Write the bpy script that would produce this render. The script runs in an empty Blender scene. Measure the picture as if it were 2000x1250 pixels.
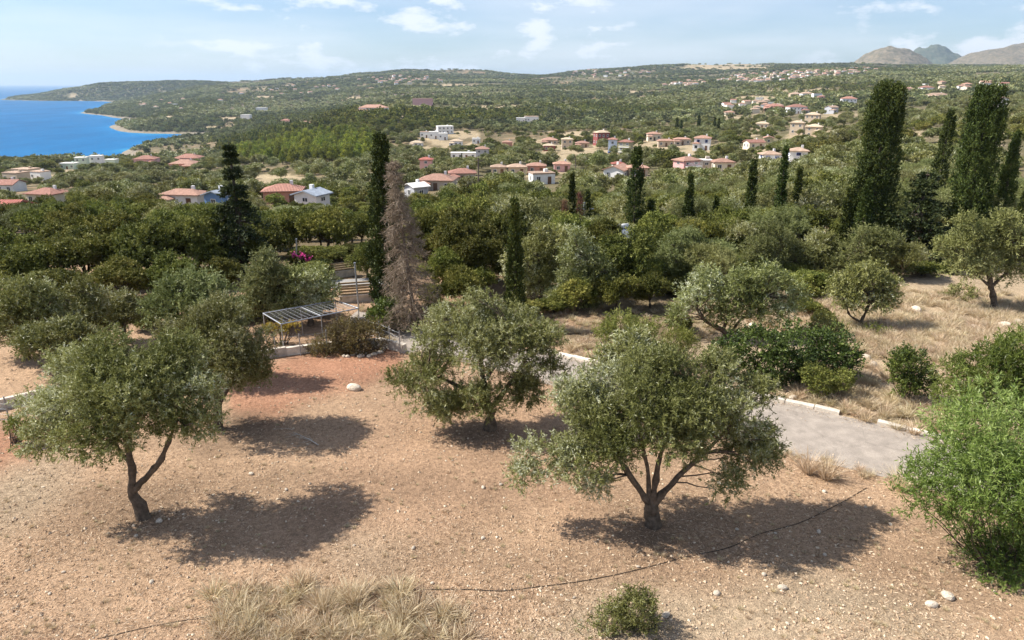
import bpy, math, random
import numpy as np
from math import radians, sin, cos, tan, pi, atan, sqrt, log, exp

random.seed(7)
RNG = np.random.default_rng(11)
SC = bpy.context.scene
COL = SC.collection

# ------------------------------------------------------------------ camera
FPX = 1390.0                        # focal length in pixels of the 2000 px wide photograph
PITCH = math.atan(462.0 / FPX)
CAM_H = 11.0
SEA_DROP = 80.0
Z_SEA = CAM_H - SEA_DROP
cam_data = bpy.data.cameras.new("camera")
cam = bpy.data.objects.new("camera", cam_data)
COL.objects.link(cam)
cam.location = (0, 0, CAM_H)
cam.rotation_euler = (pi / 2 - PITCH, 0, 0)
cam_data.sensor_width = 36.0
cam_data.lens = 36.0 * FPX / 2000.0
cam_data.clip_start = 0.1
cam_data.clip_end = 120000
SC.camera = cam

# ------------------------------------------------------------------ world, sun, exposure
SUN_EL = 47.0
SUN_DIR = np.array([-1.0, 0.10, 0.0])            # horizontal direction towards the sun
SUN_DIR /= np.linalg.norm(SUN_DIR)
SUN_AZ = math.atan2(SUN_DIR[0], SUN_DIR[1])      # clockwise from +Y
world = bpy.data.worlds.new("World")
SC.world = world
world.use_nodes = True
nt = world.node_tree
nt.nodes.clear()
W = nt.nodes
L = nt.links
sky = W.new("ShaderNodeTexSky")
sky.sky_type = 'NISHITA'
sky.sun_disc = False
sky.sun_elevation = radians(SUN_EL)
sky.sun_rotation = SUN_AZ
sky.altitude = 90
sky.air_density = 1.0
sky.dust_density = 0.35
sky.ozone_density = 2.5
tc = W.new("ShaderNodeTexCoord")
sep = W.new("ShaderNodeSeparateXYZ")
L.new(tc.outputs["Generated"], sep.inputs[0])
# clouds live on a flat layer far above: direction / height
addz = W.new("ShaderNodeMath"); addz.operation = 'ADD'; addz.inputs[1].default_value = 0.10
mx = W.new("ShaderNodeMath"); mx.operation = 'MAXIMUM'; mx.inputs[1].default_value = 0.0
L.new(sep.outputs[2], mx.inputs[0]); L.new(mx.outputs[0], addz.inputs[0])
def wdiv(o):
    d = W.new("ShaderNodeMath"); d.operation = 'DIVIDE'
    L.new(o, d.inputs[0]); L.new(addz.outputs[0], d.inputs[1]); return d.outputs[0]
cmb = W.new("ShaderNodeCombineXYZ")
L.new(wdiv(sep.outputs[0]), cmb.inputs[0]); L.new(wdiv(sep.outputs[1]), cmb.inputs[1])
def wnoise(scale, detail, rough, vec, off):
    mp = W.new("ShaderNodeMapping"); mp.inputs["Location"].default_value = off
    L.new(vec, mp.inputs[0])
    n = W.new("ShaderNodeTexNoise"); n.inputs["Scale"].default_value = scale
    n.inputs["Detail"].default_value = detail; n.inputs["Roughness"].default_value = rough
    L.new(mp.outputs[0], n.inputs["Vector"]); return n.outputs["Fac"]
def wramp(fac, a, b, lo=0.0, hi=1.0):
    m = W.new("ShaderNodeMapRange"); m.interpolation_type = 'SMOOTHSTEP'
    m.inputs[1].default_value = a; m.inputs[2].default_value = b
    m.inputs[3].default_value = lo; m.inputs[4].default_value = hi
    L.new(fac, m.inputs[0]); return m.outputs[0]
def wmath(op, a, b):
    m = W.new("ShaderNodeMath"); m.operation = op
    for i, v in enumerate((a, b)):
        if isinstance(v, (int, float)): m.inputs[i].default_value = v
        else: L.new(v, m.inputs[i])
    return m.outputs[0]
veil = wramp(wnoise(0.35, 4, 0.55, cmb.outputs[0], (3.1, 1.7, 0)), 0.34, 0.70, 0.05, 0.50)
# puffs: squashed direction noise
mp2 = W.new("ShaderNodeMapping"); mp2.inputs["Scale"].default_value = (1.0, 1.0, 2.6)
L.new(tc.outputs["Generated"], mp2.inputs[0])
big = wramp(wnoise(3.2, 2, 0.5, mp2.outputs[0], (0.3, 4.2, 0.1)), 0.36, 0.54)
puff = wramp(wnoise(13.0, 6, 0.6, mp2.outputs[0], (5.3, 0.7, 2.0)), 0.46, 0.64, 0.0, 0.85)
cl = wmath('MAXIMUM', veil, wmath('MULTIPLY', big, puff))
tint = W.new("ShaderNodeMix"); tint.data_type = 'RGBA'; tint.blend_type = 'MULTIPLY'
tint.inputs[0].default_value = 1.0
tint.inputs[7].default_value = (0.90, 1.0, 1.18, 1)
L.new(sky.outputs[0], tint.inputs[6])
mixc = W.new("ShaderNodeMix"); mixc.data_type = 'RGBA'
L.new(cl, mixc.inputs[0]); L.new(tint.outputs[2], mixc.inputs[6])
mixc.inputs[7].default_value = (8.8, 9.2, 9.9, 1)
bg = W.new("ShaderNodeBackground"); bg.inputs["Strength"].default_value = 0.069
L.new(mixc.outputs[2], bg.inputs["Color"])
wo = W.new("ShaderNodeOutputWorld")
L.new(bg.outputs[0], wo.inputs["Surface"])

sun_data = bpy.data.lights.new("sun", 'SUN')
sun_data.energy = 5.0
sun_data.angle = radians(0.53)
sun_data.color = (1.0, 0.94, 0.85)
sun = bpy.data.objects.new("sun", sun_data)
COL.objects.link(sun)
sun.location = (-60, 10, 80)
from mathutils import Vector
tosun = Vector((SUN_DIR[0] * cos(radians(SUN_EL)), SUN_DIR[1] * cos(radians(SUN_EL)), sin(radians(SUN_EL))))
sun.rotation_euler = tosun.to_track_quat('Z', 'Y').to_euler()

SC.view_settings.view_transform = 'Standard'
SC.view_settings.look = 'None'
SC.view_settings.exposure = 0.80
SC.view_settings.gamma = 1.0
SC.cycles.max_bounces = 6
SC.cycles.diffuse_bounces = 3
SC.cycles.transmission_bounces = 4
SC.cycles.transparent_max_bounces = 8
SC.cycles.volume_bounces = 0
SC.cycles.use_denoising = True
SC.cycles.use_adaptive_sampling = True
SC.cycles.adaptive_threshold = 0.02

# ------------------------------------------------------------------ pixel <-> place
CP, SP = cos(PITCH), sin(PITCH)
def ray(px, py):
    u = (px - 1000.0) / FPX; v = (625.0 - py) / FPX
    return u, CP + v * SP, -SP + v * CP
def at(px, py, Y):
    dx, dy, dz = ray(px, py); t = Y / dy
    return np.array([dx * t, Y, CAM_H + dz * t])
def project(x, y, z):
    zz = z - CAM_H
    w = y * CP - zz * SP
    v = y * SP + zz * CP
    return 1000 + FPX * x / w, 625 - FPX * v / w
def view_depth(P): return P[1] * CP - (P[2] - CAM_H) * SP

# ------------------------------------------------------------------ small maths helpers
def pnoise(seed, n=7, octaves=3):
    r = np.random.default_rng(seed)
    ks = []
    for o in range(octaves):
        for _ in range(n):
            d = r.normal(size=3); d /= np.linalg.norm(d)
            ks.append((d * (2.0 ** o) * r.uniform(0.7, 1.4), r.uniform(0, 6.28), 0.55 ** o))
    amp = sqrt(sum(k[2] ** 2 for k in ks) / 2)
    def f(P):
        s = 0
        for k, ph, a in ks: s = s + a * np.sin(P @ k + ph)
        return s / amp          # about unit variance
    return f
def smooth(a, b, x):
    t = np.clip((x - a) / (b - a), 0, 1); return t * t * (3 - 2 * t)

# ------------------------------------------------------------------ mesh helpers
class MB:
    """collects vertices and faces of one mesh"""
    def __init__(s): s.V = []; s.F = {}; s.A = {}; s.n = 0
    def add(s, V, F, a=None):
        V = np.asarray(V, float); F = np.asarray(F, int)
        k = F.shape[1]
        s.F.setdefault(k, []).append(F + s.n)
        s.A.setdefault(k, []).append(np.full(len(F), 0.5) if a is None else np.broadcast_to(np.asarray(a, float), (len(F),)))
        s.V.append(V); s.n += len(V)
    def box(s, x0, x1, y0, y1, z0, z1):
        V = [(x, y, z) for x in (x0, x1) for y in (y0, y1) for z in (z0, z1)]
        F = [(0, 1, 3, 2), (4, 6, 7, 5), (0, 4, 5, 1), (2, 3, 7, 6), (0, 2, 6, 4), (1, 5, 7, 3)]
        s.add(V, F)
    def tube(s, pts, rad, sides=7, cap=True):
        pts = np.asarray(pts, float); n = len(pts)
        rad = np.broadcast_to(np.asarray(rad, float), (n,))
        T = np.gradient(pts, axis=0); T /= np.linalg.norm(T, axis=1)[:, None] + 1e-9
        ref = np.array([0.0, 0, 1]) if abs(T[0][2]) < 0.9 else np.array([1.0, 0, 0])
        A = np.cross(T, ref); A /= np.linalg.norm(A, axis=1)[:, None] + 1e-9
        B = np.cross(T, A)
        th = np.arange(sides) * 2 * pi / sides
        ring = pts[:, None] + rad[:, None, None] * (np.cos(th)[None, :, None] * A[:, None] + np.sin(th)[None, :, None] * B[:, None])
        V = ring.reshape(-1, 3)
        i = np.arange(n - 1)[:, None] * sides; j = np.arange(sides)[None]
        j2 = (j + 1) % sides
        F = np.stack([i + j, i + j2, i + sides + j2, i + sides + j], -1).reshape(-1, 4)
        s.add(V, F)
        if cap:
            c = len(V); 
            Vc = np.vstack([ring[-1], pts[-1][None]])
            s.add(Vc, [(k, (k + 1) % sides, sides) for k in range(sides)])
    def mesh(s, name, mats, smooth_shade=False):
        me = bpy.data.meshes.new(name)
        V = np.vstack(s.V)
        me.vertices.add(len(V)); me.vertices.foreach_set("co", V.astype(np.float32).ravel())
        ks = sorted(s.F); loops = []; starts = []; att = []; p = 0
        for k in ks:
            F = np.vstack(s.F[k]); loops.append(F.ravel())
            starts.append(p + np.arange(len(F)) * k); p += F.size
            att.append(np.concatenate(s.A[k]))
        loops = np.concatenate(loops); starts = np.concatenate(starts); att = np.concatenate(att)
        me.loops.add(len(loops)); me.loops.foreach_set("vertex_index", loops.astype(np.int32))
        me.polygons.add(len(starts)); me.polygons.foreach_set("loop_start", starts.astype(np.int32))
        me.update(calc_edges=True)
        a = me.attributes.new("v", 'FLOAT', 'FACE'); a.data.foreach_set("value", att.astype(np.float32))
        me.polygons.foreach_set("use_smooth", np.full(len(starts), bool(smooth_shade)))
        for m in (mats if isinstance(mats, (list, tuple)) else [mats]): me.materials.append(m)
        return me
def link(name, me, parent=None, loc=(0, 0, 0)):
    o = bpy.data.objects.new(name, me); COL.objects.link(o)
    o.location = loc
    if parent is not None: o.parent = parent
    return o
def empty(name, loc, rz=0.0, label=None, cat=None, group=None):
    o = bpy.data.objects.new(name, None); COL.objects.link(o)
    o.location = [float(c) for c in loc]; o.rotation_euler = (0, 0, rz); o.empty_display_size = 0.3
    return tag(o, label, cat, group)
def tag(o, label=None, cat=None, group=None, kind=None):
    if label: o["label"] = label
    if cat: o["category"] = cat
    if group: o["group"] = group
    if kind: o["kind"] = kind
    return o

# ------------------------------------------------------------------ materials
def new_mat(name):
    m = bpy.data.materials.new(name); m.use_nodes = True
    n = m.node_tree.nodes; b = n["Principled BSDF"]
    return m, n, m.node_tree.links, b
def mat_plain(name, col, rough=0.8, var=0.12, scale=3.0, bump=0.0, metallic=0.0, coords="Object"):
    m, n, l, b = new_mat(name)
    t = n.new("ShaderNodeTexCoord")
    no = n.new("ShaderNodeTexNoise"); no.inputs["Scale"].default_value = scale; no.inputs["Detail"].default_value = 6
    no.inputs["Roughness"].default_value = 0.65
    l.new(t.outputs[coords], no.inputs["Vector"])
    r = n.new("ShaderNodeMapRange"); r.inputs[1].default_value = 0.25; r.inputs[2].default_value = 0.75
    r.inputs[3].default_value = 1 - var * 1.6; r.inputs[4].default_value = 1 + var
    l.new(no.outputs["Fac"], r.inputs[0])
    oi = n.new("ShaderNodeObjectInfo")
    h = n.new("ShaderNodeMix"); h.data_type = 'RGBA'; h.blend_type = 'MULTIPLY'; h.inputs[0].default_value = 1
    h.inputs[6].default_value = (*col, 1)
    l.new(r.outputs[0], h.inputs[7])
    hv = n.new("ShaderNodeHueSaturation"); vr = n.new("ShaderNodeMapRange"); vr.inputs[3].default_value = 1 - min(0.16, var); vr.inputs[4].default_value = 1 + min(0.16, var)
    l.new(oi.outputs["Random"], vr.inputs[0]); l.new(vr.outputs[0], hv.inputs["Value"]); l.new(h.outputs[2], hv.inputs["Color"])
    l.new(hv.outputs[0], b.inputs["Base Color"])
    b.inputs["Roughness"].default_value = rough; b.inputs["Metallic"].default_value = metallic
    b.inputs["Specular IOR Level"].default_value = 0.3
    if bump:
        bu = n.new("ShaderNodeBump"); bu.inputs["Strength"].default_value = bump; bu.inputs["Distance"].default_value = 0.03
        l.new(no.outputs["Fac"], bu.inputs["Height"]); l.new(bu.outputs[0], b.inputs["Normal"])
    return m
def mat_leaf(name, stops, trans=0.25, rough=0.5, objvar=0.35, spec=0.35, tcol=None):
    """leaf colour from the per-leaf attribute v and a per-tree random value"""
    m, n, l, b = new_mat(name)
    at_ = n.new("ShaderNodeAttribute"); at_.attribute_name = "v"
    cr = n.new("ShaderNodeValToRGB")
    el = cr.color_ramp.elements
    while len(el) < len(stops): el.new(0.5)
    for e, (p, c) in zip(el, stops): e.position = p; e.color = (*c, 1)
    l.new(at_.outputs["Fac"], cr.inputs[0])
    oi = n.new("ShaderNodeObjectInfo")
    hs = n.new("ShaderNodeHueSaturation")
    mr = n.new("ShaderNodeMapRange"); mr.inputs[3].default_value = 1 - objvar; mr.inputs[4].default_value = 1 + objvar
    l.new(oi.outputs["Random"], mr.inputs[0]); l.new(mr.outputs[0], hs.inputs["Value"])
    m7 = n.new("ShaderNodeMath"); m7.operation = 'MULTIPLY'; m7.inputs[1].default_value = 7.31
    fr = n.new("ShaderNodeMath"); fr.operation = 'FRACT'
    l.new(oi.outputs["Random"], m7.inputs[0]); l.new(m7.outputs[0], fr.inputs[0])
    mh = n.new("ShaderNodeMapRange"); mh.inputs[3].default_value = 0.480; mh.inputs[4].default_value = 0.515
    l.new(fr.outputs[0], mh.inputs[0]); l.new(mh.outputs[0], hs.inputs["Hue"])
    l.new(cr.outputs[0], hs.inputs["Color"])
    l.new(hs.outputs[0], b.inputs["Base Color"])
    b.inputs["Roughness"].default_value = rough
    b.inputs["Specular IOR Level"].default_value = spec
    tr = n.new("ShaderNodeBsdfTranslucent"); l.new(hs.outputs[0], tr.inputs["Color"])
    mx_ = n.new("ShaderNodeMixShader"); mx_.inputs[0].default_value = trans
    l.new(b.outputs[0], mx_.inputs[1]); l.new(tr.outputs[0], mx_.inputs[2])
    l.new(mx_.outputs[0], n["Material Output"].inputs["Surface"])
    return m

M = {}
M['olive'] = mat_leaf("olive_leaf", [(0.0, (0.100, 0.110, 0.026)), (0.42, (0.225, 0.232, 0.066)), (0.75, (0.345, 0.35, 0.140)), (1.0, (0.60, 0.61, 0.43))], 0.22, 0.42, 0.18)
M['olive_y'] = mat_leaf("young_olive_leaf", [(0.0, (0.11, 0.125, 0.036)), (0.5, (0.20, 0.215, 0.066)), (1.0, (0.33, 0.345, 0.145))], 0.22, 0.5, 0.2)
M['ever'] = mat_leaf("evergreen_leaf", [(0.0, (0.060, 0.074, 0.014)), (0.55, (0.165, 0.178, 0.038)), (1.0, (0.33, 0.32, 0.085))], 0.22, 0.55, 0.35, 0.15)
M['cyp'] = mat_leaf("cypress_foliage", [(0.0, (0.026, 0.040, 0.010)), (0.6, (0.070, 0.092, 0.020)), (1.0, (0.15, 0.17, 0.040))], 0.06, 0.6, 0.2, 0.2)
M['fir'] = mat_leaf("fir_needle", [(0.0, (0.022, 0.034, 0.012)), (0.6, (0.048, 0.064, 0.020)), (1.0, (0.11, 0.125, 0.036))], 0.1, 0.6, 0.1, 0.2)
M['pine'] = mat_leaf("pine_needle", [(0.0, (0.11, 0.135, 0.018)), (0.5, (0.23, 0.265, 0.032)), (1.0, (0.36, 0.39, 0.06))], 0.25, 0.6, 0.3, 0.2)
M['far'] = mat_leaf("far_foliage", [(0.0, (0.085, 0.098, 0.040)), (0.5, (0.155, 0.170, 0.070)), (1.0, (0.24, 0.25, 0.115))], 0.2, 0.7, 0.5, 0.1)
M['oleander'] = mat_leaf("oleander_leaf", [(0.0, (0.075, 0.115, 0.020)), (0.5, (0.17, 0.235, 0.045)), (1.0, (0.32, 0.385, 0.12))], 0.32, 0.42, 0.12)
M['lentisk'] = mat_leaf("lentisk_leaf", [(0.0, (0.036, 0.056, 0.012)), (0.6, (0.085, 0.120, 0.022)), (1.0, (0.17, 0.205, 0.042))], 0.22, 0.45, 0.15)
M['broom'] = mat_leaf("broom_stem", [(0.0, (0.10, 0.12, 0.020)), (0.6, (0.20, 0.215, 0.040)), (1.0, (0.33, 0.32, 0.09))], 0.25, 0.6, 0.15)
M['autumn'] = mat_leaf("dry_hedge_leaf", [(0.0, (0.085, 0.065, 0.028)), (0.5, (0.165, 0.145, 0.040)), (1.0, (0.27, 0.25, 0.070))], 0.25, 0.6, 0.1)
M['yellow'] = mat_leaf("yellow_leaf", [(0.0, (0.22, 0.20, 0.03)), (0.6, (0.40, 0.30, 0.05)), (1.0, (0.52, 0.40, 0.09))], 0.3, 0.6, 0.1)
M['pink'] = mat_leaf("bougainvillea_flower", [(0.0, (0.40, 0.03, 0.14)), (1.0, (0.75, 0.08, 0.30))], 0.3, 0.6, 0.05)
M['deadtwig'] = mat_leaf("dead_twig", [(0.0, (0.16, 0.115, 0.085)), (0.6, (0.28, 0.21, 0.16)), (1.0, (0.42, 0.33, 0.27))], 0.15, 0.8, 0.05, 0.1)
M['rust'] = mat_leaf("rusty_dead_foliage", [(0.0, (0.16, 0.08, 0.05)), (1.0, (0.30, 0.17, 0.11))], 0.1, 0.8, 0.1, 0.1)
M['straw'] = mat_leaf("dry_grass_blade", [(0.0, (0.36, 0.265, 0.15)), (0.5, (0.55, 0.44, 0.28)), (1.0, (0.74, 0.64, 0.46))], 0.3, 0.7, 0.12, 0.2)
M['litter'] = mat_leaf("straw_litter", [(0.0, (0.22, 0.135, 0.08)), (0.5, (0.48, 0.345, 0.21)), (1.0, (0.76, 0.62, 0.45))], 0.1, 0.8, 0.0, 0.1)
M['pebble'] = mat_leaf("limestone_pebble", [(0.0, (0.34, 0.22, 0.15)), (0.6, (0.50, 0.37, 0.26)), (1.0, (0.66, 0.54, 0.41))], 0.0, 0.9, 0.0, 0.1)
M['bark'] = mat_plain("olive_bark", (0.135, 0.100, 0.070), 0.95, 0.5, 7, 0.9)
M['bark_d'] = mat_plain("dark_bark", (0.10, 0.078, 0.058), 0.95, 0.4, 6, 0.6)
M['bark_dead'] = mat_plain("dead_bark", (0.22, 0.165, 0.13), 0.95, 0.4, 6, 0.6)
M['rock'] = mat_plain("limestone", (0.62, 0.53, 0.42), 0.95, 0.35, 5, 0.8)
M['concrete'] = mat_plain("pale_concrete", (0.60, 0.53, 0.44), 0.9, 0.28, 3.0, 0.5)
M['kerbwhite'] = mat_plain("kerb_concrete", (0.66, 0.59, 0.50), 0.9, 0.25, 4.0, 0.5)
M['steel'] = mat_plain("galvanised_steel", (0.40, 0.42, 0.45), 0.45, 0.1, 9, 0, 0.7)
M['wire'] = mat_plain("fence_wire", (0.34, 0.35, 0.36), 0.5, 0.1, 9, 0, 0.6)
M['hose'] = mat_plain("black_hose", (0.012, 0.012, 0.012), 0.6, 0.1, 5)
M['wood'] = mat_plain("fence_timber", (0.30, 0.21, 0.11), 0.8, 0.3, 6, 0.3)
M['darkpole'] = mat_plain("pole_timber", (0.14, 0.11, 0.085), 0.9, 0.2, 4, 0.2)

# ------------------------------------------------------------------ terrain
def dep(py): return PITCH + math.atan((py - 625.0) / FPX)
SKY_X = [-900, -40, 0, 20, 60, 90, 130, 200, 250, 330, 450, 560, 640, 700, 760, 820, 880, 950, 1010, 1060, 1110, 1160, 1240, 1330, 1345, 1400, 1480, 1560, 1650, 1800, 2000, 2900]
SKY_Y = [199, 198, 195, 191, 186, 180, 173, 164, 160, 158, 161, 156, 150, 144, 141, 139, 138, 142, 149, 151, 142, 137, 134, 136, 131, 127, 127, 129, 131, 134, 132, 128]
ROWS = [
    (1, [0], [11]), (12, [0], [11]), (30, [0], [11]), (45, [0], [11.2]),
    (70, [0, 400, 1000, 1400, 2000], [14.5, 14, 14, 13.5, 12]),
    (100, [0, 400, 1000, 1400, 1600, 1800, 2000], [19, 18, 18, 17, 15.5, 14, 13]),
    (170, [0, 400, 600, 1000, 1400, 1600, 1800, 2000], [27, 26, 25, 24, 22, 19, 16, 14]),
    (250, [0, 400, 600, 800, 1000, 1200, 1400, 1600, 1800, 2000], [35, 34, 32, 30, 29, 28, 26, 21.5, 17, 15]),
    (350, [0, 400, 600, 800, 1000, 1200, 1400, 1600, 1800, 2000], [43, 43, 40, 36, 34, 32, 29, 24.5, 19, 15.5]),
    (500, [0, 200, 400, 500, 600, 800, 1000, 1200, 1400, 1600, 1800, 2000], [53, 53, 54, 50, 44, 41, 38, 35, 30.5, 24, 17.5, 13]),
    (700, [0, 200, 400, 500, 600, 700, 760, 820, 1000, 1200, 1400, 1600, 1800, 2000], [70, 70, 65, 57, 43, 29, 26, 31, 39, 36, 30, 22, 16.5, 8]),
    (1000, [0, 200, 400, 500, 600, 700, 800, 1000, 1200, 1400, 1600, 1800, 2000], [78, 78, 75, 62, 50, 38, 27, 31, 34, 26, 14, 9.6, -2]),
    (1500, [0, 200, 280, 400, 600, 800, 1000, 1200, 1400, 1600, 1800, 2000], [79, 77, 70, 58, 51, 27, 26, 26, 14, -5, -8, -20]),
    (2200, [0, 200, 300, 400, 600, 800, 1000, 1200, 1400, 1600, 1800, 2000], [79, 77, 63, 40, 38, 10, 12, 8, -5, -35, -35, -43]),
    (3000, [0, 150, 250, 400, 600, 800, 1000, 1200, 1400, 1600, 1800, 2000], [79, 79, 70, 17, 0, -22, -10, -32, -47, -66, -60, -60]),
    (3560, [0, 200, 260, 330, 400, 600, 800, 1000, 1200, 1400, 1600, 1800, 2000], [78.5, 76, 66, 40, 10, -12, -48, -26, -55, -75, -74, -70, -72]),
    (3900, SKY_X, [3900 * math.tan(dep(y)) for y in SKY_Y]),
    (4500, [0, 400, 1000, 1600, 2000], [79, 45, 10, -60, -80]),
    (6000, [0, 600, 1000, 1600, 2000], [85, 80, 70, 0, -30]),
    (9000, [0, 1600, 2000], [88, 88, 60]),
    (14000, [0], [90]),
]
LY = np.array([log(r[0]) for r in ROWS])
NOISE_A = pnoise(3, 8, 4); NOISE_B = pnoise(5, 8, 3)

COAST = [(-3000, 340), (-200, 340), (0, 334), (30, 331), (70, 326), (118, 323), (150, 322), (200, 321), (236, 319), (244, 306), (250, 297), (262, 291),
         (285, 286), (305, 281), (335, 277), (372, 274), (400, 271), (424, 268), (428, 265), (400, 263), (350, 261.5), (300, 260.5), (262, 259),
         (240, 256), (226, 251), (219, 247.5), (226, 244.5), (255, 243.5), (283, 240), (290, 235), (272, 232.5), (246, 232), (222, 229), (205, 225.5),
         (178, 223), (161, 221), (170, 217.5), (195, 214), (208, 209), (226, 204), (232, 200.5), (205, 198), (150, 197.5), (100, 197.6),
         (50, 196.6), (12, 195.6), (0, 194.6), (22, 191), (110, 188.5), (300, 186), (700, 185), (700, 164.6), (-3000, 164.6)]
def sea_pt(px, py):
    dx, dy, dz = ray(px, py)
    t = SEA_DROP / max(-dz, 1e-4); return (dx * t, dy * t)
COAST_W = np.array([sea_pt(*p) for p in COAST])
def coast_sd(X, Y):
    """metres to the shore, positive on land"""
    best = np.full(X.shape, 1e18); inside = np.zeros(X.shape, bool)
    n = len(COAST_W)
    for i in range(n):
        x0, y0 = COAST_W[i]; x1, y1 = COAST_W[(i + 1) % n]
        ex, ey = x1 - x0, y1 - y0
        t = np.clip(((X - x0) * ex + (Y - y0) * ey) / (ex * ex + ey * ey + 1e-9), 0, 1)
        best = np.minimum(best, (X - x0 - t * ex) ** 2 + (Y - y0 - t * ey) ** 2)
        c = ((y0 > Y) != (y1 > Y)) & (X < (x1 - x0) * (Y - y0) / (y1 - y0 + 1e-12) + x0)
        inside ^= c
    d = np.sqrt(best)
    return np.where(inside, -d, d)
def terrain(S, Yv):
    """height of the land at X = S * Y"""
    S = np.asarray(S, float); Yv = np.asarray(Yv, float)
    v = np.full(S.shape, 0.2)
    lY = np.log(np.maximum(Yv, 1.0))
    for it in range(2):
        px = 1000 + FPX * S * (CP + v * SP)
        D = np.zeros(S.shape)
        rows = [np.interp(px, r[1], r[2]) for r in ROWS]
        R = np.stack(rows, 0)
        k = np.clip(np.searchsorted(LY, lY) - 1, 0, len(LY) - 2)
        t = np.clip((lY - LY[k]) / (LY[k + 1] - LY[k]), 0, 1)
        g = lambda q: np.take_along_axis(R, np.clip(q, 0, len(LY) - 1)[None], 0)[0]
        p0, p1, p2, p3 = g(k - 1), g(k), g(k + 1), g(k + 2)
        # gentle cubic between rows
        m1, m2 = 0.35 * (p2 - p0), 0.35 * (p3 - p1)
        t2, t3 = t * t, t * t * t
        D = (2 * t3 - 3 * t2 + 1) * p1 + (t3 - 2 * t2 + t) * m1 + (-2 * t3 + 3 * t2) * p2 + (t3 - t2) * m2
        dd = -D / np.maximum(Yv, 1.0)
        v = np.clip((dd * CP + SP) / (CP - dd * SP), -0.6, 0.45)
    X = S * Yv
    P = np.stack([X, Yv, np.zeros_like(X)], -1)
    z = CAM_H - D
    amp = 0.04 + 0.9 * smooth(60, 220, Yv) + 2.2 * smooth(400, 1500, Yv) + 5.0 * smooth(2000, 3500, Yv)
    wl = np.where(Yv < 60, 3.0, np.where(Yv < 400, 28.0, 160.0))
    n = np.where(Yv < 60, NOISE_A(P / 2.2), np.where(Yv < 400, NOISE_A(P / 24.0) , NOISE_B(P / 120.0)))
    z = z + amp * n * 0.6
    sd = coast_sd(X, Yv)
    wdt = np.where(Yv > 3000, 90.0, np.where((px > 250) & (Yv > 1080), 60.0, 30.0))
    land = Z_SEA + 1.5 + np.maximum(z - Z_SEA - 1.5, 0.0) * smooth(0, 1, sd / wdt) ** 0.6
    seabed = Z_SEA + 1.5 + np.maximum(sd * 0.25, -9.0)
    zz = np.where(sd < 0, seabed, land)
    return np.where(Yv > 430, zz, z)

S_AX = np.concatenate([np.linspace(-2.2, -0.92, 30, endpoint=False), np.linspace(-0.92, 0.92, 420), np.linspace(0.92, 2.2, 31)[1:]])
LOGY = np.linspace(log(2.0), log(9000.0), 430)
YG = np.exp(LOGY)
SG, YGG = np.meshgrid(S_AX, YG)
ZG = terrain(SG, YGG)
def ground_z(x, y):
    x = np.asarray(x, float); y = np.maximum(np.asarray(y, float), 2.01)
    s = x / y
    i = np.clip(np.searchsorted(S_AX, s) - 1, 0, len(S_AX) - 2)
    fy = (np.log(y) - LOGY[0]) / (LOGY[1] - LOGY[0])
    j = np.clip(fy.astype(int), 0, len(LOGY) - 2)
    ts = np.clip((s - S_AX[i]) / (S_AX[i + 1] - S_AX[i]), 0, 1)
    ty = np.clip((y - YG[j]) / (YG[j + 1] - YG[j]), 0, 1)
    return (ZG[j, i] * (1 - ts) + ZG[j, i + 1] * ts) * (1 - ty) + (ZG[j + 1, i] * (1 - ts) + ZG[j + 1, i + 1] * ts) * ty
_T = np.exp(np.linspace(log(9.0), log(7000.0), 3000))
def hit(px, py):
    """where the line of sight through a pixel meets the land"""
    dx, dy, dz = ray(px, py)
    t = _T / dy
    X, Y, Z = dx * t, dy * t, CAM_H + dz * t
    g = ground_z(X, Y)
    k = np.nonzero(Z <= g)[0]
    k = k[0] if len(k) else len(_T) - 1
    return np.array([X[k], Y[k], float(g[k])])
def on_ground(px, Y):
    s = (px - 1000) / FPX / CP
    for _ in range(4):
        z = float(ground_z(s * Y, Y))
        v = ((z - CAM_H) / Y * CP + SP) / (CP - (z - CAM_H) / Y * SP)
        s = (px - 1000) / FPX / (CP + v * SP)
    return np.array([s * Y, Y, float(ground_z(s * Y, Y))])

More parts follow.
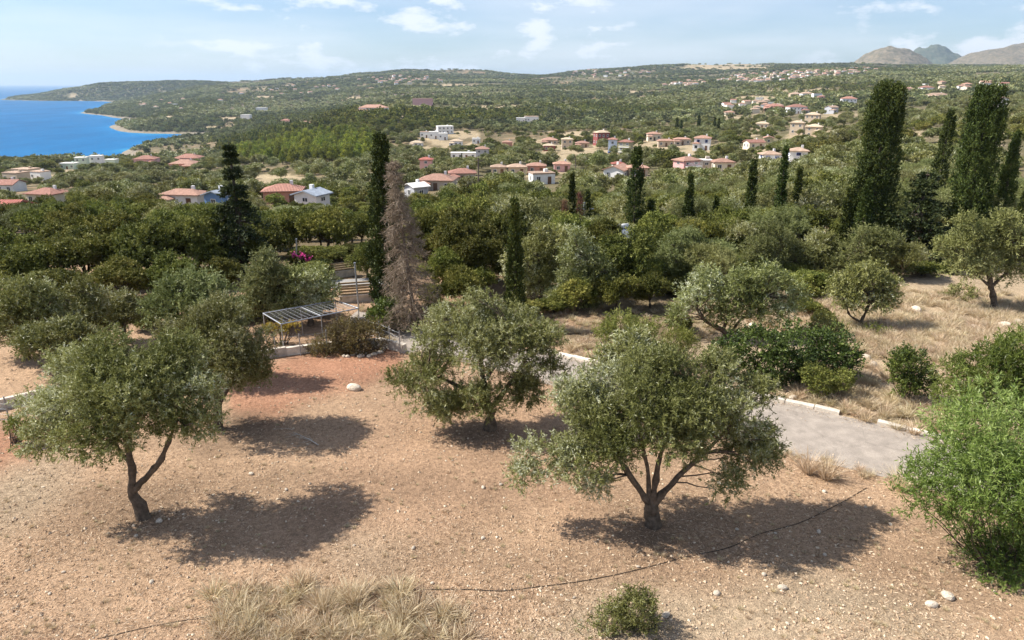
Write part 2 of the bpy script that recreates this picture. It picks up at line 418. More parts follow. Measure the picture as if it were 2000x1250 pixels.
# ------------------------------------------------------------------ the houses told apart, where they are seen
# x0, x1, top, base (pixels), wall, roof, roof kind, storeys, label, keywords
HL = [
    (-60, 34, 428, 468, 'stone', 'brick', 'gable', 1, "brick-red tiled roof of a house sunk among evergreen trees", dict(ratio=0.9, Y=80, chimney=False)),
    (45, 122, 369, 399, 'cream', 'red', 'hip', 1, "cream house with a red hipped roof near the flat-roofed shells", dict(rot=-14)),
    (-30, 30, 361, 376, 'white', 'red', 'gable', 1, "low house with red roof and white verge below the flat-roofed shells", dict()),
    (2, 48, 336, 357, 'tan', 'pale', 'flat', 1, "tan flat-roofed building shell by the sea", dict(rot=-18, chimney=False)),
    (20, 66, 329, 345, 'tan', 'pale', 'flat', 1, "larger tan flat-roofed block behind the building shell", dict(rot=-12)),
    (55, 92, 334, 353, 'white', 'pale', 'flat', 1, "small white flat-roofed house beside the tan building shells", dict(rot=-20)),
    (117, 146, 318, 331, 'mint', 'white', 'flat', 1, "low mint-green flat villa beside the sea cubes", dict()),
    (145, 170, 307, 327, 'mint', 'white', 'flat', 2, "mint-green cube villa with dark windows on the shore", dict(rot=12)),
    (174, 200, 304, 326, 'white', 'white', 'flat', 2, "white cube villa with a flat roof slab on the shore", dict(rot=12)),
    (205, 226, 311, 323, 'mint', 'white', 'flat', 1, "small pale flat villa right of the shore cubes", dict()),
    (257, 304, 303, 325, 'pink', 'red', 'hip', 1, "pink house with red roof by the sea bluff", dict(rot=8)),
    (340, 388, 300, 318, 'pink', 'red', 'hip', 2, "upper part of the two-tier red-roofed house by the bluff", dict()),
    (329, 380, 311, 328, 'salmon', 'orange', 'hip', 1, "lower red-roofed wing with white railing by the bluff", dict(balcony=False)),
    (310, 400, 374, 405, 'white', 'orange', 'hip', 1, "long white bungalow with an orange-red hipped roof above the evergreens", dict(rot=-8, ratio=0.55)),
    (398, 452, 382, 408, 'blue', 'grey', 'gable', 1, "white and blue house with a grey sheet gable roof behind the fir", dict(rot=70)),
    (504, 592, 361, 398, 'salmon', 'red', 'hip', 1, "salmon house with a steep red hipped roof beside the bare field", dict(rot=10)),
    (580, 630, 368, 414, 'white', 'grey', 'gable', 2, "tall narrow white house with a grey sheet roof", dict(rot=68)),
    (814, 892, 341, 372, 'stone', 'orange', 'hip', 1, "stone-grey house with a wide orange hipped roof behind the dead conifer", dict(rot=-6)),
    (872, 932, 329, 356, 'tan', 'red', 'hip', 1, "tan house with red roof behind the orange-roofed one", dict(rot=6)),
    (790, 832, 360, 388, 'grey', 'white', 'gable', 1, "grey house with white verges partly behind the dead conifer", dict(rot=40)),
    (818, 846, 306, 332, 'pink', 'brick', 'hip', 2, "small pink house with a red roof left of the grey tower house", dict()),
    (928, 956, 285, 310, 'grey', 'orange', 'hip', 2, "grey tower house with a small red pyramid roof", dict(ratio=0.95)),
    (880, 930, 299, 311, 'white', 'white', 'flat', 1, "long white flat annexe left of the grey tower house", dict(ratio=0.4)),
    (957, 990, 330, 342, 'tan', 'pale', 'hip', 1, "low house with a faded tile roof, end of the tiled row", dict()),
    (988, 1030, 326, 342, 'tan', 'pale', 'hip', 1, "low house with a pale hipped roof in the tiled row", dict(rot=5)),
    (1028, 1068, 322, 340, 'salmon', 'orange', 'hip', 1, "low red-roofed house closing the tiled row", dict()),
    (1032, 1085, 339, 360, 'white', 'pale', 'flat', 1, "white flat-roofed house with one dark window", dict(rot=14)),
    (1080, 1116, 316, 336, 'pink', 'orange', 'hip', 1, "pinkish bungalow with a red hipped roof right of the tiled row", dict()),
    (1176, 1242, 322, 350, 'white', 'orange', 'gable', 1, "orange-roofed house with white gable verges behind the narrow cypress", dict(rot=62, ratio=0.8)),
    (1195, 1222, 318, 336, 'white', 'brick', 'hip', 1, "red roof rising behind the white-verged gables", dict()),
    (1225, 1268, 330, 346, 'tan', 'orange', 'hip', 1, "low orange roof right of the narrow cypress", dict()),
    (1314, 1372, 305, 344, 'pink', 'orange', 'hip', 3, "pink three-storey apartment block with balconies", dict(rot=28, balcony=True)),
    (1366, 1392, 312, 336, 'stone', 'white', 'flat', 2, "grey unfinished flat house beside the pink block", dict()),
    (1392, 1436, 316, 336, 'cream', 'orange', 'hip', 1, "cream bungalow with an orange roof right of the pink block", dict()),
    (1205, 1240, 272, 306, 'olivegreen', 'red', 'hip', 3, "olive-coloured three-storey block with a red roof", dict(rot=-25, balcony=True, ratio=0.8)),
    (1186, 1208, 268, 298, 'paleblue', 'red', 'hip', 2, "pale blue house with red roof joined to the olive-coloured block", dict(rot=-10)),
    (1158, 1192, 254, 284, 'maroon', 'cream', 'hip', 2, "maroon house with cream hipped roof", dict(rot=20)),
    (1058, 1090, 268, 283, 'tan', 'orange', 'hip', 1, "tan house with faded roof above the cream pavilion", dict()),
    (1060, 1086, 280, 295, 'maroon', 'cream', 'hip', 1, "brown pavilion with a cream pyramid roof", dict()),
    (1096, 1120, 268, 292, 'tan', 'cream', 'hip', 2, "brown two-storey house with cream roof left of the maroon house", dict()),
    (1124, 1152, 276, 289, 'tan', 'orange', 'hip', 1, "low orange-roofed house before the maroon house", dict()),
    (980, 1002, 274, 290, 'salmon', 'orange', 'hip', 1, "small salmon house among the olives left of the cream pavilion", dict()),
    (850, 886, 246, 262, 'white', 'white', 'flat', 2, "topmost white stepped villa with balcony on the slope", dict(rot=15)),
    (820, 838, 257, 270, 'white', 'pale', 'flat', 1, "left white stepped villa on the slope", dict()),
    (838, 856, 257, 272, 'white', 'white', 'flat', 1, "middle white stepped villa on the slope", dict()),
    (856, 874, 260, 274, 'white', 'white', 'flat', 1, "right white stepped villa on the slope", dict()),
    (878, 904, 271, 286, 'white', 'cream', 'hip', 1, "white villa with cream roof and pool terrace", dict()),
    (922, 938, 270, 281, 'white', 'white', 'flat', 1, "small white house right of the pool villa", dict()),
    (800, 826, 277, 287, 'white', 'cream', 'hip', 1, "small white cottage below the stepped villas", dict()),
    (1008, 1026, 230, 242, 'white', 'white', 'flat', 1, "low white wing of the hillside villa in the woods", dict()),
    (1024, 1052, 227, 241, 'white', 'pale', 'flat', 1, "white hillside villa in the woods", dict()),
    (700, 756, 204, 223, 'white', 'orange', 'hip', 2, "large white hotel block with red roof on the bare hill", dict(ratio=0.5)),
    (806, 844, 192, 209, 'pink', 'pale', 'flat', 2, "pinkish castle-like house beyond the hotel hill", dict()),
    (1264, 1292, 257, 275, 'cream', 'orange', 'hip', 1, "cream house with orange hipped roof below the twin cypresses", dict()),
    (1284, 1318, 271, 287, 'tan', 'orange', 'hip', 1, "long low tiled house, its open front in shade", dict(ratio=0.5)),
    (1316, 1350, 268, 284, 'stone', 'orange', 'hip', 1, "low tiled house joined to the open-fronted one", dict(ratio=0.5)),
    (1354, 1394, 264, 294, 'white', 'orange', 'hip', 2, "white two-storey house with orange roof beside the ploughed plot", dict(rot=-18, frame='framebl')),
    (1455, 1496, 272, 291, 'cream', 'red', 'gable', 1, "cream bungalow with red gable roof and small chimney", dict(rot=12)),
    (1490, 1516, 265, 281, 'olivegreen', 'orange', 'gable', 1, "small yellow-green house with a gabled front", dict(rot=75)),
    (1487, 1528, 295, 320, 'white', 'pale', 'hip', 2, "white house with blue balcony doors and pale roof", dict(frame='framebl', balcony=True)),
    (1540, 1584, 287, 318, 'white', 'pale', 'hip', 2, "bright white house with blue shutters and outer terrace", dict(frame='framebl', rot=-15)),
    (1542, 1576, 235, 263, 'tan', 'cream', 'hip', 2, "tan stone villa with white parasol terrace", dict(rot=-30)),
    (1572, 1608, 219, 242, 'tan', 'cream', 'hip', 2, "tan stone villa highest of the three", dict(rot=-30)),
    (1573, 1612, 242, 267, 'tan', 'cream', 'hip', 2, "tan stone villa lowest of the three, over the retaining wall", dict(rot=-30)),
    (1476, 1506, 237, 251, 'cream', 'cream', 'hip', 1, "cream bungalow left of the tan stone villas", dict(rot=-20)),
    (1644, 1676, 188, 208, 'white', 'red', 'hip', 2, "white house with red roof on the rise beyond the great cypress", dict(rot=-12)),
    (1612, 1640, 206, 222, 'grey', 'pale', 'gable', 1, "grey barn with a low pale roof", dict(rot=30)),
    (1541, 1577, 203, 222, 'white', 'red', 'hip', 2, "white house with a long red roof above the tan villas", dict()),
    (1498, 1532, 202, 216, 'salmon', 'red', 'hip', 1, "wide red-roofed house below the ochre bank", dict()),
    (1480, 1500, 196, 209, 'tan', 'pale', 'hip', 1, "tan house with pale roof below the ochre bank", dict()),
    (1544, 1566, 180, 192, 'tan', 'pale', 'hip', 1, "tan house in the upper hamlet, leftmost of its row", dict()),
    (1566, 1588, 179, 191, 'white', 'pale', 'hip', 1, "white house with pale roof in the upper hamlet row", dict()),
    (1588, 1604, 182, 196, 'white', 'orange', 'flat', 1, "white flat-roofed house in the upper hamlet", dict()),
    (1598, 1612, 186, 198, 'pink', 'red', 'hip', 1, "pink house with red roof closing the upper hamlet", dict()),
    (1416, 1436, 216, 226, 'cream', 'orange', 'hip', 1, "cream cottage at the bottom of the heath bank", dict()),
    (1800, 1824, 167, 181, 'white', 'red', 'hip', 1, "white house with red roof behind the columnar cypress", dict()),
    (1816, 1854, 181, 192, 'cream', 'pale', 'hip', 1, "wide low cream house over the dark round trees", dict(ratio=0.5)),
    (1952, 1972, 189, 209, 'white', 'red', 'gable', 1, "white cottage with steep red roof behind the shaggy cypress", dict(rot=70)),
    (1768, 1786, 170, 181, 'tan', 'orange', 'hip', 1, "tan cottage between the great cypress and the far hill", dict()),
    (585, 606, 236, 246, 'white', 'orange', 'hip', 1, "white farmhouse above the pine wood", dict()),
    (548, 566, 232, 242, 'pink', 'red', 'hip', 1, "pink farmhouse among terraces beyond the pine wood", dict()),
    (500, 520, 210, 219, 'white', 'white', 'flat', 1, "white flat house on the terraces beyond the bay", dict()),
    (470, 488, 224, 233, 'white', 'white', 'flat', 1, "white boxy house on the terraces, near the heath", dict()),
]

# ------------------------------------------------------------------ land cover, as places seen in the photograph
BARE = [  # px, py, rx, ry of open ground far off
    (545, 354, 62, 13), (1090, 312, 70, 10), (950, 211, 64, 5), (726, 213, 44, 7), (1690, 300, 70, 7), (1480, 194, 46, 7), (1425, 208, 40, 7),
    (1330, 300, 60, 6), (110, 352, 60, 10), (1140, 262, 40, 6), (915, 262, 34, 8), (1590, 268, 60, 5), (1390, 290, 55, 7), (1640, 225, 40, 4),
    (1790, 262, 30, 5), (1400, 320, 25, 5), (330, 261, 50, 2), (420, 250, 30, 3), (530, 256, 40, 5), (1290, 300, 30, 6),
    (450, 232, 40, 3), (1420, 131, 95, 7), (1550, 180, 60, 4), (1160, 297, 60, 6), (1830, 185, 30, 3), (1650, 262, 60, 6), (130, 325, 90, 4),
    (1230, 296, 50, 6), (880, 280, 30, 5), (335, 230, 22, 4), (140, 187, 13, 6), (318, 181, 8, 5), (1255, 285, 40, 5), (1450, 265, 40, 4), (1530, 285, 30, 4), (1700, 275, 40, 4), (1010, 300, 40, 3), (1350, 312, 40, 4), (1600, 280, 60, 5), (1760, 240, 40, 3), (1900, 230, 30, 3), (700, 235, 20, 2), (1450, 230, 30, 3), (620, 240, 40, 3), (1120, 178, 30, 2), (900, 190, 26, 2), (1260, 210, 30, 2), (1700, 205, 40, 2.5), (820, 172, 20, 1.5), (980, 168, 20, 1.5)]
BARE += [((h_[0] + h_[1]) / 2 + 3, h_[3] + 1.0, (h_[1] - h_[0]) * 0.75, 3.4) for h_ in HL if 225 < h_[3] < 345]
_r = random.Random(3)
BARE += [(_r.uniform(430, 2000), 165 + 150 * _r.random() ** 1.4, _r.uniform(12, 46), _r.uniform(0.9, 3.0)) for _ in range(95)]
HEATH = [(560, 202, 130, 9), (760, 185, 90, 6), (480, 212, 60, 5)]
def in_ell(px, py, lst, grow=1.0):
    r = np.full(np.shape(px), 9.0)
    for x, y, a, b in lst: r = np.minimum(r, ((px - x) / (a * grow)) ** 2 + ((py - y) / (b * grow)) ** 2)
    return r
def in_poly(px, py, poly):
    ins = np.zeros(np.shape(px), bool); n = len(poly)
    for i in range(n):
        x0, y0 = poly[i]; x1, y1 = poly[(i + 1) % n]
        ins ^= ((y0 > py) != (y1 > py)) & (px < (x1 - x0) * (py - y0) / (y1 - y0 + 1e-12) + x0)
    return ins
PINES = [(425, 300), (440, 272), (520, 258), (600, 262), (700, 268), (740, 285), (735, 318), (620, 325), (470, 318)]
DARKWOOD = [(560, 262), (600, 240), (660, 225), (760, 222), (960, 222), (1060, 225), (1040, 238), (900, 246), (800, 262), (740, 272), (640, 262)]

PXG, PYG = project(SG * YGG, YGG, ZG)
cov = np.zeros(SG.shape + (3,))
C_STRAW, C_RED, C_TAN = np.array([0.40, 0.270, 0.172]), np.array([0.37, 0.195, 0.120]), np.array([0.40, 0.315, 0.21])
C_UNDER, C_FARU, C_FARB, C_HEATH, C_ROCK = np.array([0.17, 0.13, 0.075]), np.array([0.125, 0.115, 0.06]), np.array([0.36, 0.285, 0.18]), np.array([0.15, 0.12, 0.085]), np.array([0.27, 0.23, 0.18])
P3 = np.stack([SG * YGG, YGG, 0 * SG], -1)
nA = NOISE_A(P3 / 1.6); nB = NOISE_B(P3 / 4.0); nC = NOISE_B(P3 / 60.0 + 3)
def mixc3(a, b, t): return a * (1 - t[..., None]) + b * t[..., None]
cov[:] = C_STRAW
RED1 = [(430, 800), (470, 745), (560, 705), (700, 690), (800, 690), (790, 725), (700, 760), (560, 790), (470, 830)]
redm = np.zeros(SG.shape)
for poly in (RED1, [(-50, 820), (60, 815), (60, 880), (-50, 905)]  ):
    redm = np.maximum(redm, in_poly(PXG + 14 * nA, PYG + 7 * nB, poly))
for _ in range(3):
    redm[1:-1, 1:-1] = (redm[1:-1, 1:-1] * 2 + redm[2:, 1:-1] + redm[:-2, 1:-1] + redm[1:-1, 2:] + redm[1:-1, :-2]) / 6
redm = np.clip(0.9 * redm + 0.15 * smooth(0.3, 1.6, nB), 0, 1)
cov = mixc3(cov, np.broadcast_to(C_RED, cov.shape), redm)
drift = NOISE_B(P3 * np.array([0.10, 0.75, 1]) + 4) + 0.5 * NOISE_A(P3 * np.array([0.35, 1.3, 1]))      # raked bands running across the slope
cov = cov * (1 + 0.085 * np.clip(drift, -2, 2) * (YGG < 34))[..., None]
cov = mixc3(cov, np.broadcast_to(np.array([0.40, 0.315, 0.215]), cov.shape), 0.75 * smooth(0.5, 1.6, NOISE_B(P3 / 3.2 + 11)) * (YGG < 34) * (1 - np.clip(redm, 0, 1)))
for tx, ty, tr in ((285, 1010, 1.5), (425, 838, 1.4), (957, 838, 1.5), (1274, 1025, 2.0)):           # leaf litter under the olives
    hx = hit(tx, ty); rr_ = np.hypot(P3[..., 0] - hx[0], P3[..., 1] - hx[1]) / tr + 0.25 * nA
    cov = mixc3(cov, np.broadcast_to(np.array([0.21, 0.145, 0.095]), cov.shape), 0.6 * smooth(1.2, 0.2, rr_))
right = smooth(0.0, 1.0, (PXG - 1150) / 150) * (YGG > 21.5) * ((PYG < 640 + (PXG - 1100) * 0.36))
cov = mixc3(cov, np.broadcast_to(C_TAN, cov.shape), np.clip(right * 0.8, 0, 1))
under = np.maximum(smooth(33, 46, YGG), smooth(28.5, 31, YGG) * smooth(800, 860, PXG) * smooth(1400, 1330, PXG)) * (1 - 0.8 * smooth(0.3, 1.4, nB))  # wood floor litter; strip across the lane also darkened to paint in tree shade
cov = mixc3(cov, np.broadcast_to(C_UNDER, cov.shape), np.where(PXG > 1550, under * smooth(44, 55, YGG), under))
cov = mixc3(cov, np.broadcast_to(C_FARU, cov.shape), smooth(70, 160, YGG) * (0.35 + 0.65 * smooth(-1, 1, -nC)))
cov = mixc3(cov, np.broadcast_to(C_FARU * 0.85, cov.shape), ((PXG < 430) & (YGG > 1100)) * 1.0)
ell = in_ell(PXG + 8 * nC, PYG + 1.2 * nA, BARE)
cov = mixc3(cov, np.broadcast_to(C_FARB, cov.shape), smooth(1.25, 0.8, ell) * (YGG > 90))
hh = in_ell(PXG + 12 * nC, PYG + nA, HEATH)
cov = mixc3(cov, np.broadcast_to(C_HEATH, cov.shape), smooth(1.3, 0.7, hh) * (YGG > 500))
sdG = coast_sd(SG * YGG, YGG)
shore = ((sdG < np.where(PYG > 255, 12, 9)) & (YGG > 430)) | ((sdG < 60) & (sdG > 0) & (YGG > 3200) & (nC > 1.1) & (PXG < 420))
cov = mixc3(cov, np.broadcast_to(C_ROCK, cov.shape), shore.astype(float) * 0.85)

def ground_material():
    m, n, l, b = new_mat("dry_ground")
    a = n.new("ShaderNodeAttribute"); a.attribute_name = "cover"
    t = n.new("ShaderNodeTexCoord")
    def noise(sc, de, ro=0.6, vec=None):
        q = n.new("ShaderNodeTexNoise"); q.inputs["Scale"].default_value = sc; q.inputs["Detail"].default_value = de
        q.inputs["Roughness"].default_value = ro; l.new(t.outputs["Object"], q.inputs["Vector"]); return q.outputs["Fac"]
    def rng(f, a0, a1, o0, o1):
        r = n.new("ShaderNodeMapRange"); r.inputs[1].default_value = a0; r.inputs[2].default_value = a1
        r.inputs[3].default_value = o0; r.inputs[4].default_value = o1; l.new(f, r.inputs[0]); return r.outputs[0]
    def mul(x, y, op='MULTIPLY'):
        q = n.new("ShaderNodeMath"); q.operation = op; l.new(x, q.inputs[0]); l.new(y, q.inputs[1]); return q.outputs[0]
    n1 = noise(0.5, 8, 0.65); n2 = noise(7.0, 8, 0.7); n3 = noise(28.0, 4, 0.6); n4 = noise(0.02, 6, 0.6)
    f = mul(mul(rng(n1, 0.3, 0.7, 0.80, 1.16), rng(n2, 0.3, 0.7, 0.62, 1.32)), mul(rng(n3, 0.3, 0.7, 0.68, 1.3), rng(n4, 0.3, 0.7, 0.85, 1.15)))
    mixn = n.new("ShaderNodeMix"); mixn.data_type = 'RGBA'; mixn.blend_type = 'MULTIPLY'; mixn.inputs[0].default_value = 1
    l.new(a.outputs["Color"], mixn.inputs[6]); l.new(f, mixn.inputs[7])
    # steep faces show bare rock
    g = n.new("ShaderNodeNewGeometry"); sx = n.new("ShaderNodeSeparateXYZ"); l.new(g.outputs["True Normal"], sx.inputs[0])
    st = rng(sx.outputs[2], 0.90, 0.72, 0.0, 1.0)
    rk = n.new("ShaderNodeMix"); rk.data_type = 'RGBA'; l.new(mul(st, rng(n4, 0.42, 0.55, 0.1, 1.0)), rk.inputs[0]); l.new(mixn.outputs[2], rk.inputs[6])
    rk.inputs[7].default_value = (0.46, 0.38, 0.29, 1)
    l.new(rk.outputs[2], b.inputs["Base Color"])
    b.inputs["Roughness"].default_value = 1.0; b.inputs["Specular IOR Level"].default_value = 0.1
    bu = n.new("ShaderNodeBump"); bu.inputs["Strength"].default_value = 0.8; bu.inputs["Distance"].default_value = 0.045
    l.new(mul(n2, n3, 'ADD'), bu.inputs["Height"]); l.new(bu.outputs[0], b.inputs["Normal"])
    return m
M['ground'] = ground_material()
nr, nc = SG.shape
mbg = MB()
VG = np.stack([SG * YGG, YGG, ZG], -1).reshape(-1, 3)
I = np.arange(nr - 1)[:, None] * nc + np.arange(nc - 1)[None]
FG = np.stack([I, I + 1, I + nc + 1, I + nc], -1).reshape(-1, 4)
back = np.stack([S_AX * 60.0, np.full(nc, -80.0), np.zeros(nc)], -1)      # the field goes on behind the camera
nb = len(VG)
J = np.arange(nc - 1)
FB = np.stack([nb + J, nb + J + 1, J + 1, J], -1)
mbg.add(np.vstack([VG, back]), np.vstack([FG, FB]))
me = mbg.mesh("ground", M['ground'], True)
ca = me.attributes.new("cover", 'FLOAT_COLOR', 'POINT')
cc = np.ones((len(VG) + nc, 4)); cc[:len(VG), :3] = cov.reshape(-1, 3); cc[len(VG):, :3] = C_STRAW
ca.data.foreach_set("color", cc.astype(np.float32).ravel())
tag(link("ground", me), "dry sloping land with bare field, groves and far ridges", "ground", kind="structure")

# ------------------------------------------------------------------ hills behind the far village
def hill(px, top, wpx, Y, seed, col, name_label):
    c = at(px, top, Y); w = wpx * view_depth(c) / FPX / 2
    base = -10.0; H = c[2] - base
    nf = pnoise(seed, 8, 4)
    n = 70
    g = np.linspace(-1, 1, n)
    GX, GY = np.meshgrid(g, g)
    X = GX * w; Yy = GY * w * 1.1
    r = np.sqrt(GX ** 2 + (GY) ** 2)
    P = np.stack([X, Yy, 0 * X], -1) / (w * 0.28)
    prof = np.clip(1 - r ** 1.7, 0, 1) ** 0.95
    Z = H * prof * (1 + 0.07 * nf(P)) + 0.03 * H * nf(P * 3) * prof
    V = np.stack([X, Yy, Z], -1).reshape(-1, 3)
    I = np.arange(n - 1)[:, None] * n + np.arange(n - 1)[None]
    mb = MB(); mb.add(V, np.stack([I, I + 1, I + n + 1, I + n], -1).reshape(-1, 4))
    m, nn, l, b = new_mat("hillside_scrub")
    t = nn.new("ShaderNodeTexCoord")
    a = nn.new("ShaderNodeTexNoise"); a.inputs["Scale"].default_value = 0.05; a.inputs["Detail"].default_value = 9; a.inputs["Roughness"].default_value = 0.75
    l.new(t.outputs["Object"], a.inputs["Vector"])
    cr = nn.new("ShaderNodeValToRGB")
    e = cr.color_ramp.elements; e[0].position = 0.40; e[0].color = (*col[0], 1); e[1].position = 0.60; e[1].color = (*col[1], 1)
    l.new(a.outputs["Fac"], cr.inputs[0]); l.new(cr.outputs[0], b.inputs["Base Color"])
    b.inputs["Roughness"].default_value = 1; b.inputs["Specular IOR Level"].default_value = 0.05
    o = link("hill", mb.mesh("hill", m, True), loc=(c[0], Y, base))
    tag(o, name_label, "hill", kind="structure")
hill(1742, 93, 235, 4700, 21, ((0.085, 0.08, 0.045), (0.24, 0.19, 0.13)), "rounded grey-tan rocky hill above the village")
hill(1822, 83, 190, 6400, 23, ((0.05, 0.07, 0.045), (0.13, 0.13, 0.09)), "dark wooded hill with a castle ridge, farthest of the hills")
hill(1975, 84, 330, 5200, 27, ((0.09, 0.082, 0.048), (0.22, 0.175, 0.12)), "broad stony hill at the end of the valley")

# ------------------------------------------------------------------ sea
ys = np.exp(np.linspace(log(380.0), log(32000.0), 170)); ss = np.linspace(-2.2, 0.9, 240)
SS, YY = np.meshgrid(ss, ys)
sds = -coast_sd(SS * YY, YY)
V = np.stack([SS * YY, YY, np.full(SS.shape, Z_SEA)], -1).reshape(-1, 3)
n2 = len(ss); I = np.arange(len(ys) - 1)[:, None] * n2 + np.arange(n2 - 1)[None]
mb = MB(); mb.add(V, np.stack([I, I + 1, I + n2 + 1, I + n2], -1).reshape(-1, 4))
m, n, l, b = new_mat("sea_water")
sh = n.new("ShaderNodeAttribute"); sh.attribute_name = "shallow"
t = n.new("ShaderNodeTexCoord")
no = n.new("ShaderNodeTexNoise"); no.inputs["Scale"].default_value = 0.010; no.inputs["Detail"].default_value = 10; no.inputs["Roughness"].default_value = 0.72
mpv = n.new("ShaderNodeMapping"); mpv.inputs["Scale"].default_value = (1, 0.35, 1); l.new(t.outputs["Object"], mpv.inputs[0]); l.new(mpv.outputs[0], no.inputs["Vector"])
cr = n.new("ShaderNodeValToRGB"); e = cr.color_ramp.elements
e[0].position = 0.0; e[0].color = (0.004, 0.085, 0.22, 1); e[1].position = 1.0; e[1].color = (0.04, 0.27, 0.38, 1)
mid = e.new(0.5); mid.color = (0.005, 0.140, 0.34, 1)
ad = n.new("ShaderNodeMath"); ad.operation = 'MULTIPLY_ADD'; ad.inputs[1].default_value = 1.5; l.new(no.outputs["Fac"], ad.inputs[0])  # wind streaks; wave-slope reflections are put into the colour as noise
sb = n.new("ShaderNodeMath"); sb.operation = 'SUBTRACT'; sb.inputs[1].default_value = 0.78
l.new(sh.outputs["Fac"], ad.inputs[2]); l.new(ad.outputs[0], sb.inputs[0]); l.new(sb.outputs[0], cr.inputs[0])
l.new(cr.outputs[0], b.inputs["Base Color"])
b.inputs["Roughness"].default_value = 0.55; b.inputs["IOR"].default_value = 1.33; b.inputs["Specular IOR Level"].default_value = 0.12
wv = n.new("ShaderNodeTexNoise"); wv.inputs["Scale"].default_value = 0.22; wv.inputs["Detail"].default_value = 8; wv.inputs["Roughness"].default_value = 0.65
l.new(t.outputs["Object"], wv.inputs["Vector"])
bu = n.new("ShaderNodeBump"); bu.inputs["Strength"].default_value = 1.0; bu.inputs["Distance"].default_value = 1.2
l.new(wv.outputs["Fac"], bu.inputs["Height"]); l.new(bu.outputs[0], b.inputs["Normal"])
me = mb.mesh("sea", m, True)
a = me.attributes.new("shallow", 'FLOAT', 'POINT'); a.data.foreach_set("value", (0.22 + 0.55 * np.exp(-np.clip(sds, 0, None) / 30.0)).astype(np.float32).ravel() )
tag(link("sea", me), "deep blue sea running out to the horizon", "sea", kind="structure")
# seabed-deep strip under the horizon is not needed: the sheet ends past the horizon

# ------------------------------------------------------------------ foliage generators
def unit(a): return a / (np.linalg.norm(a, axis=-1, keepdims=True) + 1e-9)
def leaf_cards(base, dirs, ll, lw, v, rng, curl=0.25):
    """one four-cornered leaf per row: base point, pointing direction"""
    n = len(base)
    side = unit(np.cross(dirs, rng.normal(size=(n, 3))))
    nor = np.cross(dirs, side)
    ll = np.broadcast_to(np.asarray(ll, float), (n,))[:, None]; lw = np.broadcast_to(np.asarray(lw, float), (n,))[:, None]
    p0 = base; pm = base + dirs * ll * 0.5 + nor * ll * curl * 0.3
    p1 = pm + side * lw * 0.5; p3 = pm - side * lw * 0.5; p2 = base + dirs * ll
    V = np.stack([p0, p1, p2, p3], 1).reshape(-1, 3)
    F = np.arange(n * 4).reshape(-1, 4)
    return V, F, v
def sprigs(mb, P, D, length, k, ll, lw, rng, v0, spread=0.9, vj=0.18):
    """k leaves set along each twig (P, D)"""
    n = len(P); length = np.broadcast_to(np.asarray(length, float), (n,))
    t = rng.uniform(0.05, 1.0, (n, k))
    base = P[:, None] + D[:, None] * (t * length[:, None])[..., None]
    d = unit(D[:, None] * 0.8 + rng.normal(size=(n, k, 3)) * spread)
    v = np.clip(v0[:, None] + rng.normal(size=(n, k)) * vj, 0, 1)
    s = rng.uniform(0.7, 1.25, n * k)
    mb.add(*leaf_cards(base.reshape(-1, 3), d.reshape(-1, 3), ll * s, lw * s, v.ravel(), rng))
def sample_lobes(lobes, n, rng, seed, shell=0.55, down=0.55, lump=0.16, gap=-1.1):
    lobes = np.asarray(lobes, float)
    area = (lobes[:, 3] * lobes[:, 4] + lobes[:, 4] * lobes[:, 5] + lobes[:, 3] * lobes[:, 5])
    nf = pnoise(seed, 7, 3)
    i = rng.choice(len(lobes), int(n * 2.2), p=area / area.sum())
    d = unit(rng.normal(size=(len(i), 3)))
    keep = rng.uniform(size=len(i)) < np.where(d[:, 2] < -0.25, down, 1.0)
    i, d = i[keep], d[keep]
    r = shell + (1 - shell) * rng.uniform(size=len(i)) ** 0.55
    c = lobes[i, :3]; R = lobes[i, 3:6]
    nn = nf((c + d * R) * 2.2 / R.mean(1, keepdims=True))
    P = c + d * R * (r * (1 + lump * nn))[:, None]
    keep = (nn > gap)
    P, d = P[keep][:n], d[keep][:n]
    return P, d
def sublobes(lobes, n, f, seed, spread=0.72):
    """break every lobe into smaller clumps so that the crown has light and dark masses"""
    rng = np.random.default_rng(seed); out = []
    for x, y, z, a, b, c in lobes:
        d = unit(rng.normal(size=(n, 3))); d[:, 2] = np.abs(d[:, 2]) * 0.9 - 0.25
        q = rng.uniform(0.55, 1.0, n) * spread
        for i in range(n):
            g = f * rng.uniform(0.75, 1.25)
            out.append((x + d[i, 0] * a * q[i], y + d[i, 1] * b * q[i], z + d[i, 2] * c * q[i], a * g, b * g, c * g))
    return out
def crown_mesh(name, mat, lobes, n, k, ll, lw, tw, seed, up=0.5, out=0.8, shell=0.5, down=0.6, lump=0.16, gap=-1.1, droop=0.0, vbase=0.45, spread=0.9):
    rng = np.random.default_rng(seed)
    P, d = sample_lobes(lobes, n, rng, seed, shell, down, lump, gap)
    D = unit(d * out + np.array([0, 0, up]) + rng.normal(size=d.shape) * 0.45 - np.array([0, 0, droop]) * (d[:, 2:3] < 0.1))
    tuft = pnoise(seed + 5, 6, 2)(P * 1.8)
    v0 = np.clip(vbase + 0.17 * tuft + rng.normal(size=len(P)) * 0.15, 0, 1)
    mb = MB(); sprigs(mb, P, D, tw * rng.uniform(0.6, 1.3, len(P)), k, ll, lw, rng, v0, spread)
    return mb.mesh(name, mat), P
def bend_path(a, b, rng, n=6, wob=0.08, sag=0.0):
    a = np.asarray(a, float); b = np.asarray(b, float)
    t = np.linspace(0, 1, n)[:, None]
    L_ = np.linalg.norm(b - a)
    o = np.cumsum(rng.normal(size=(n, 3)) * wob * L_ / n, 0); o[0] = 0
    return a + (b - a) * t + o * np.sin(t * pi) + np.array([0, 0, 1]) * sag * L_ * np.sin(t * pi)
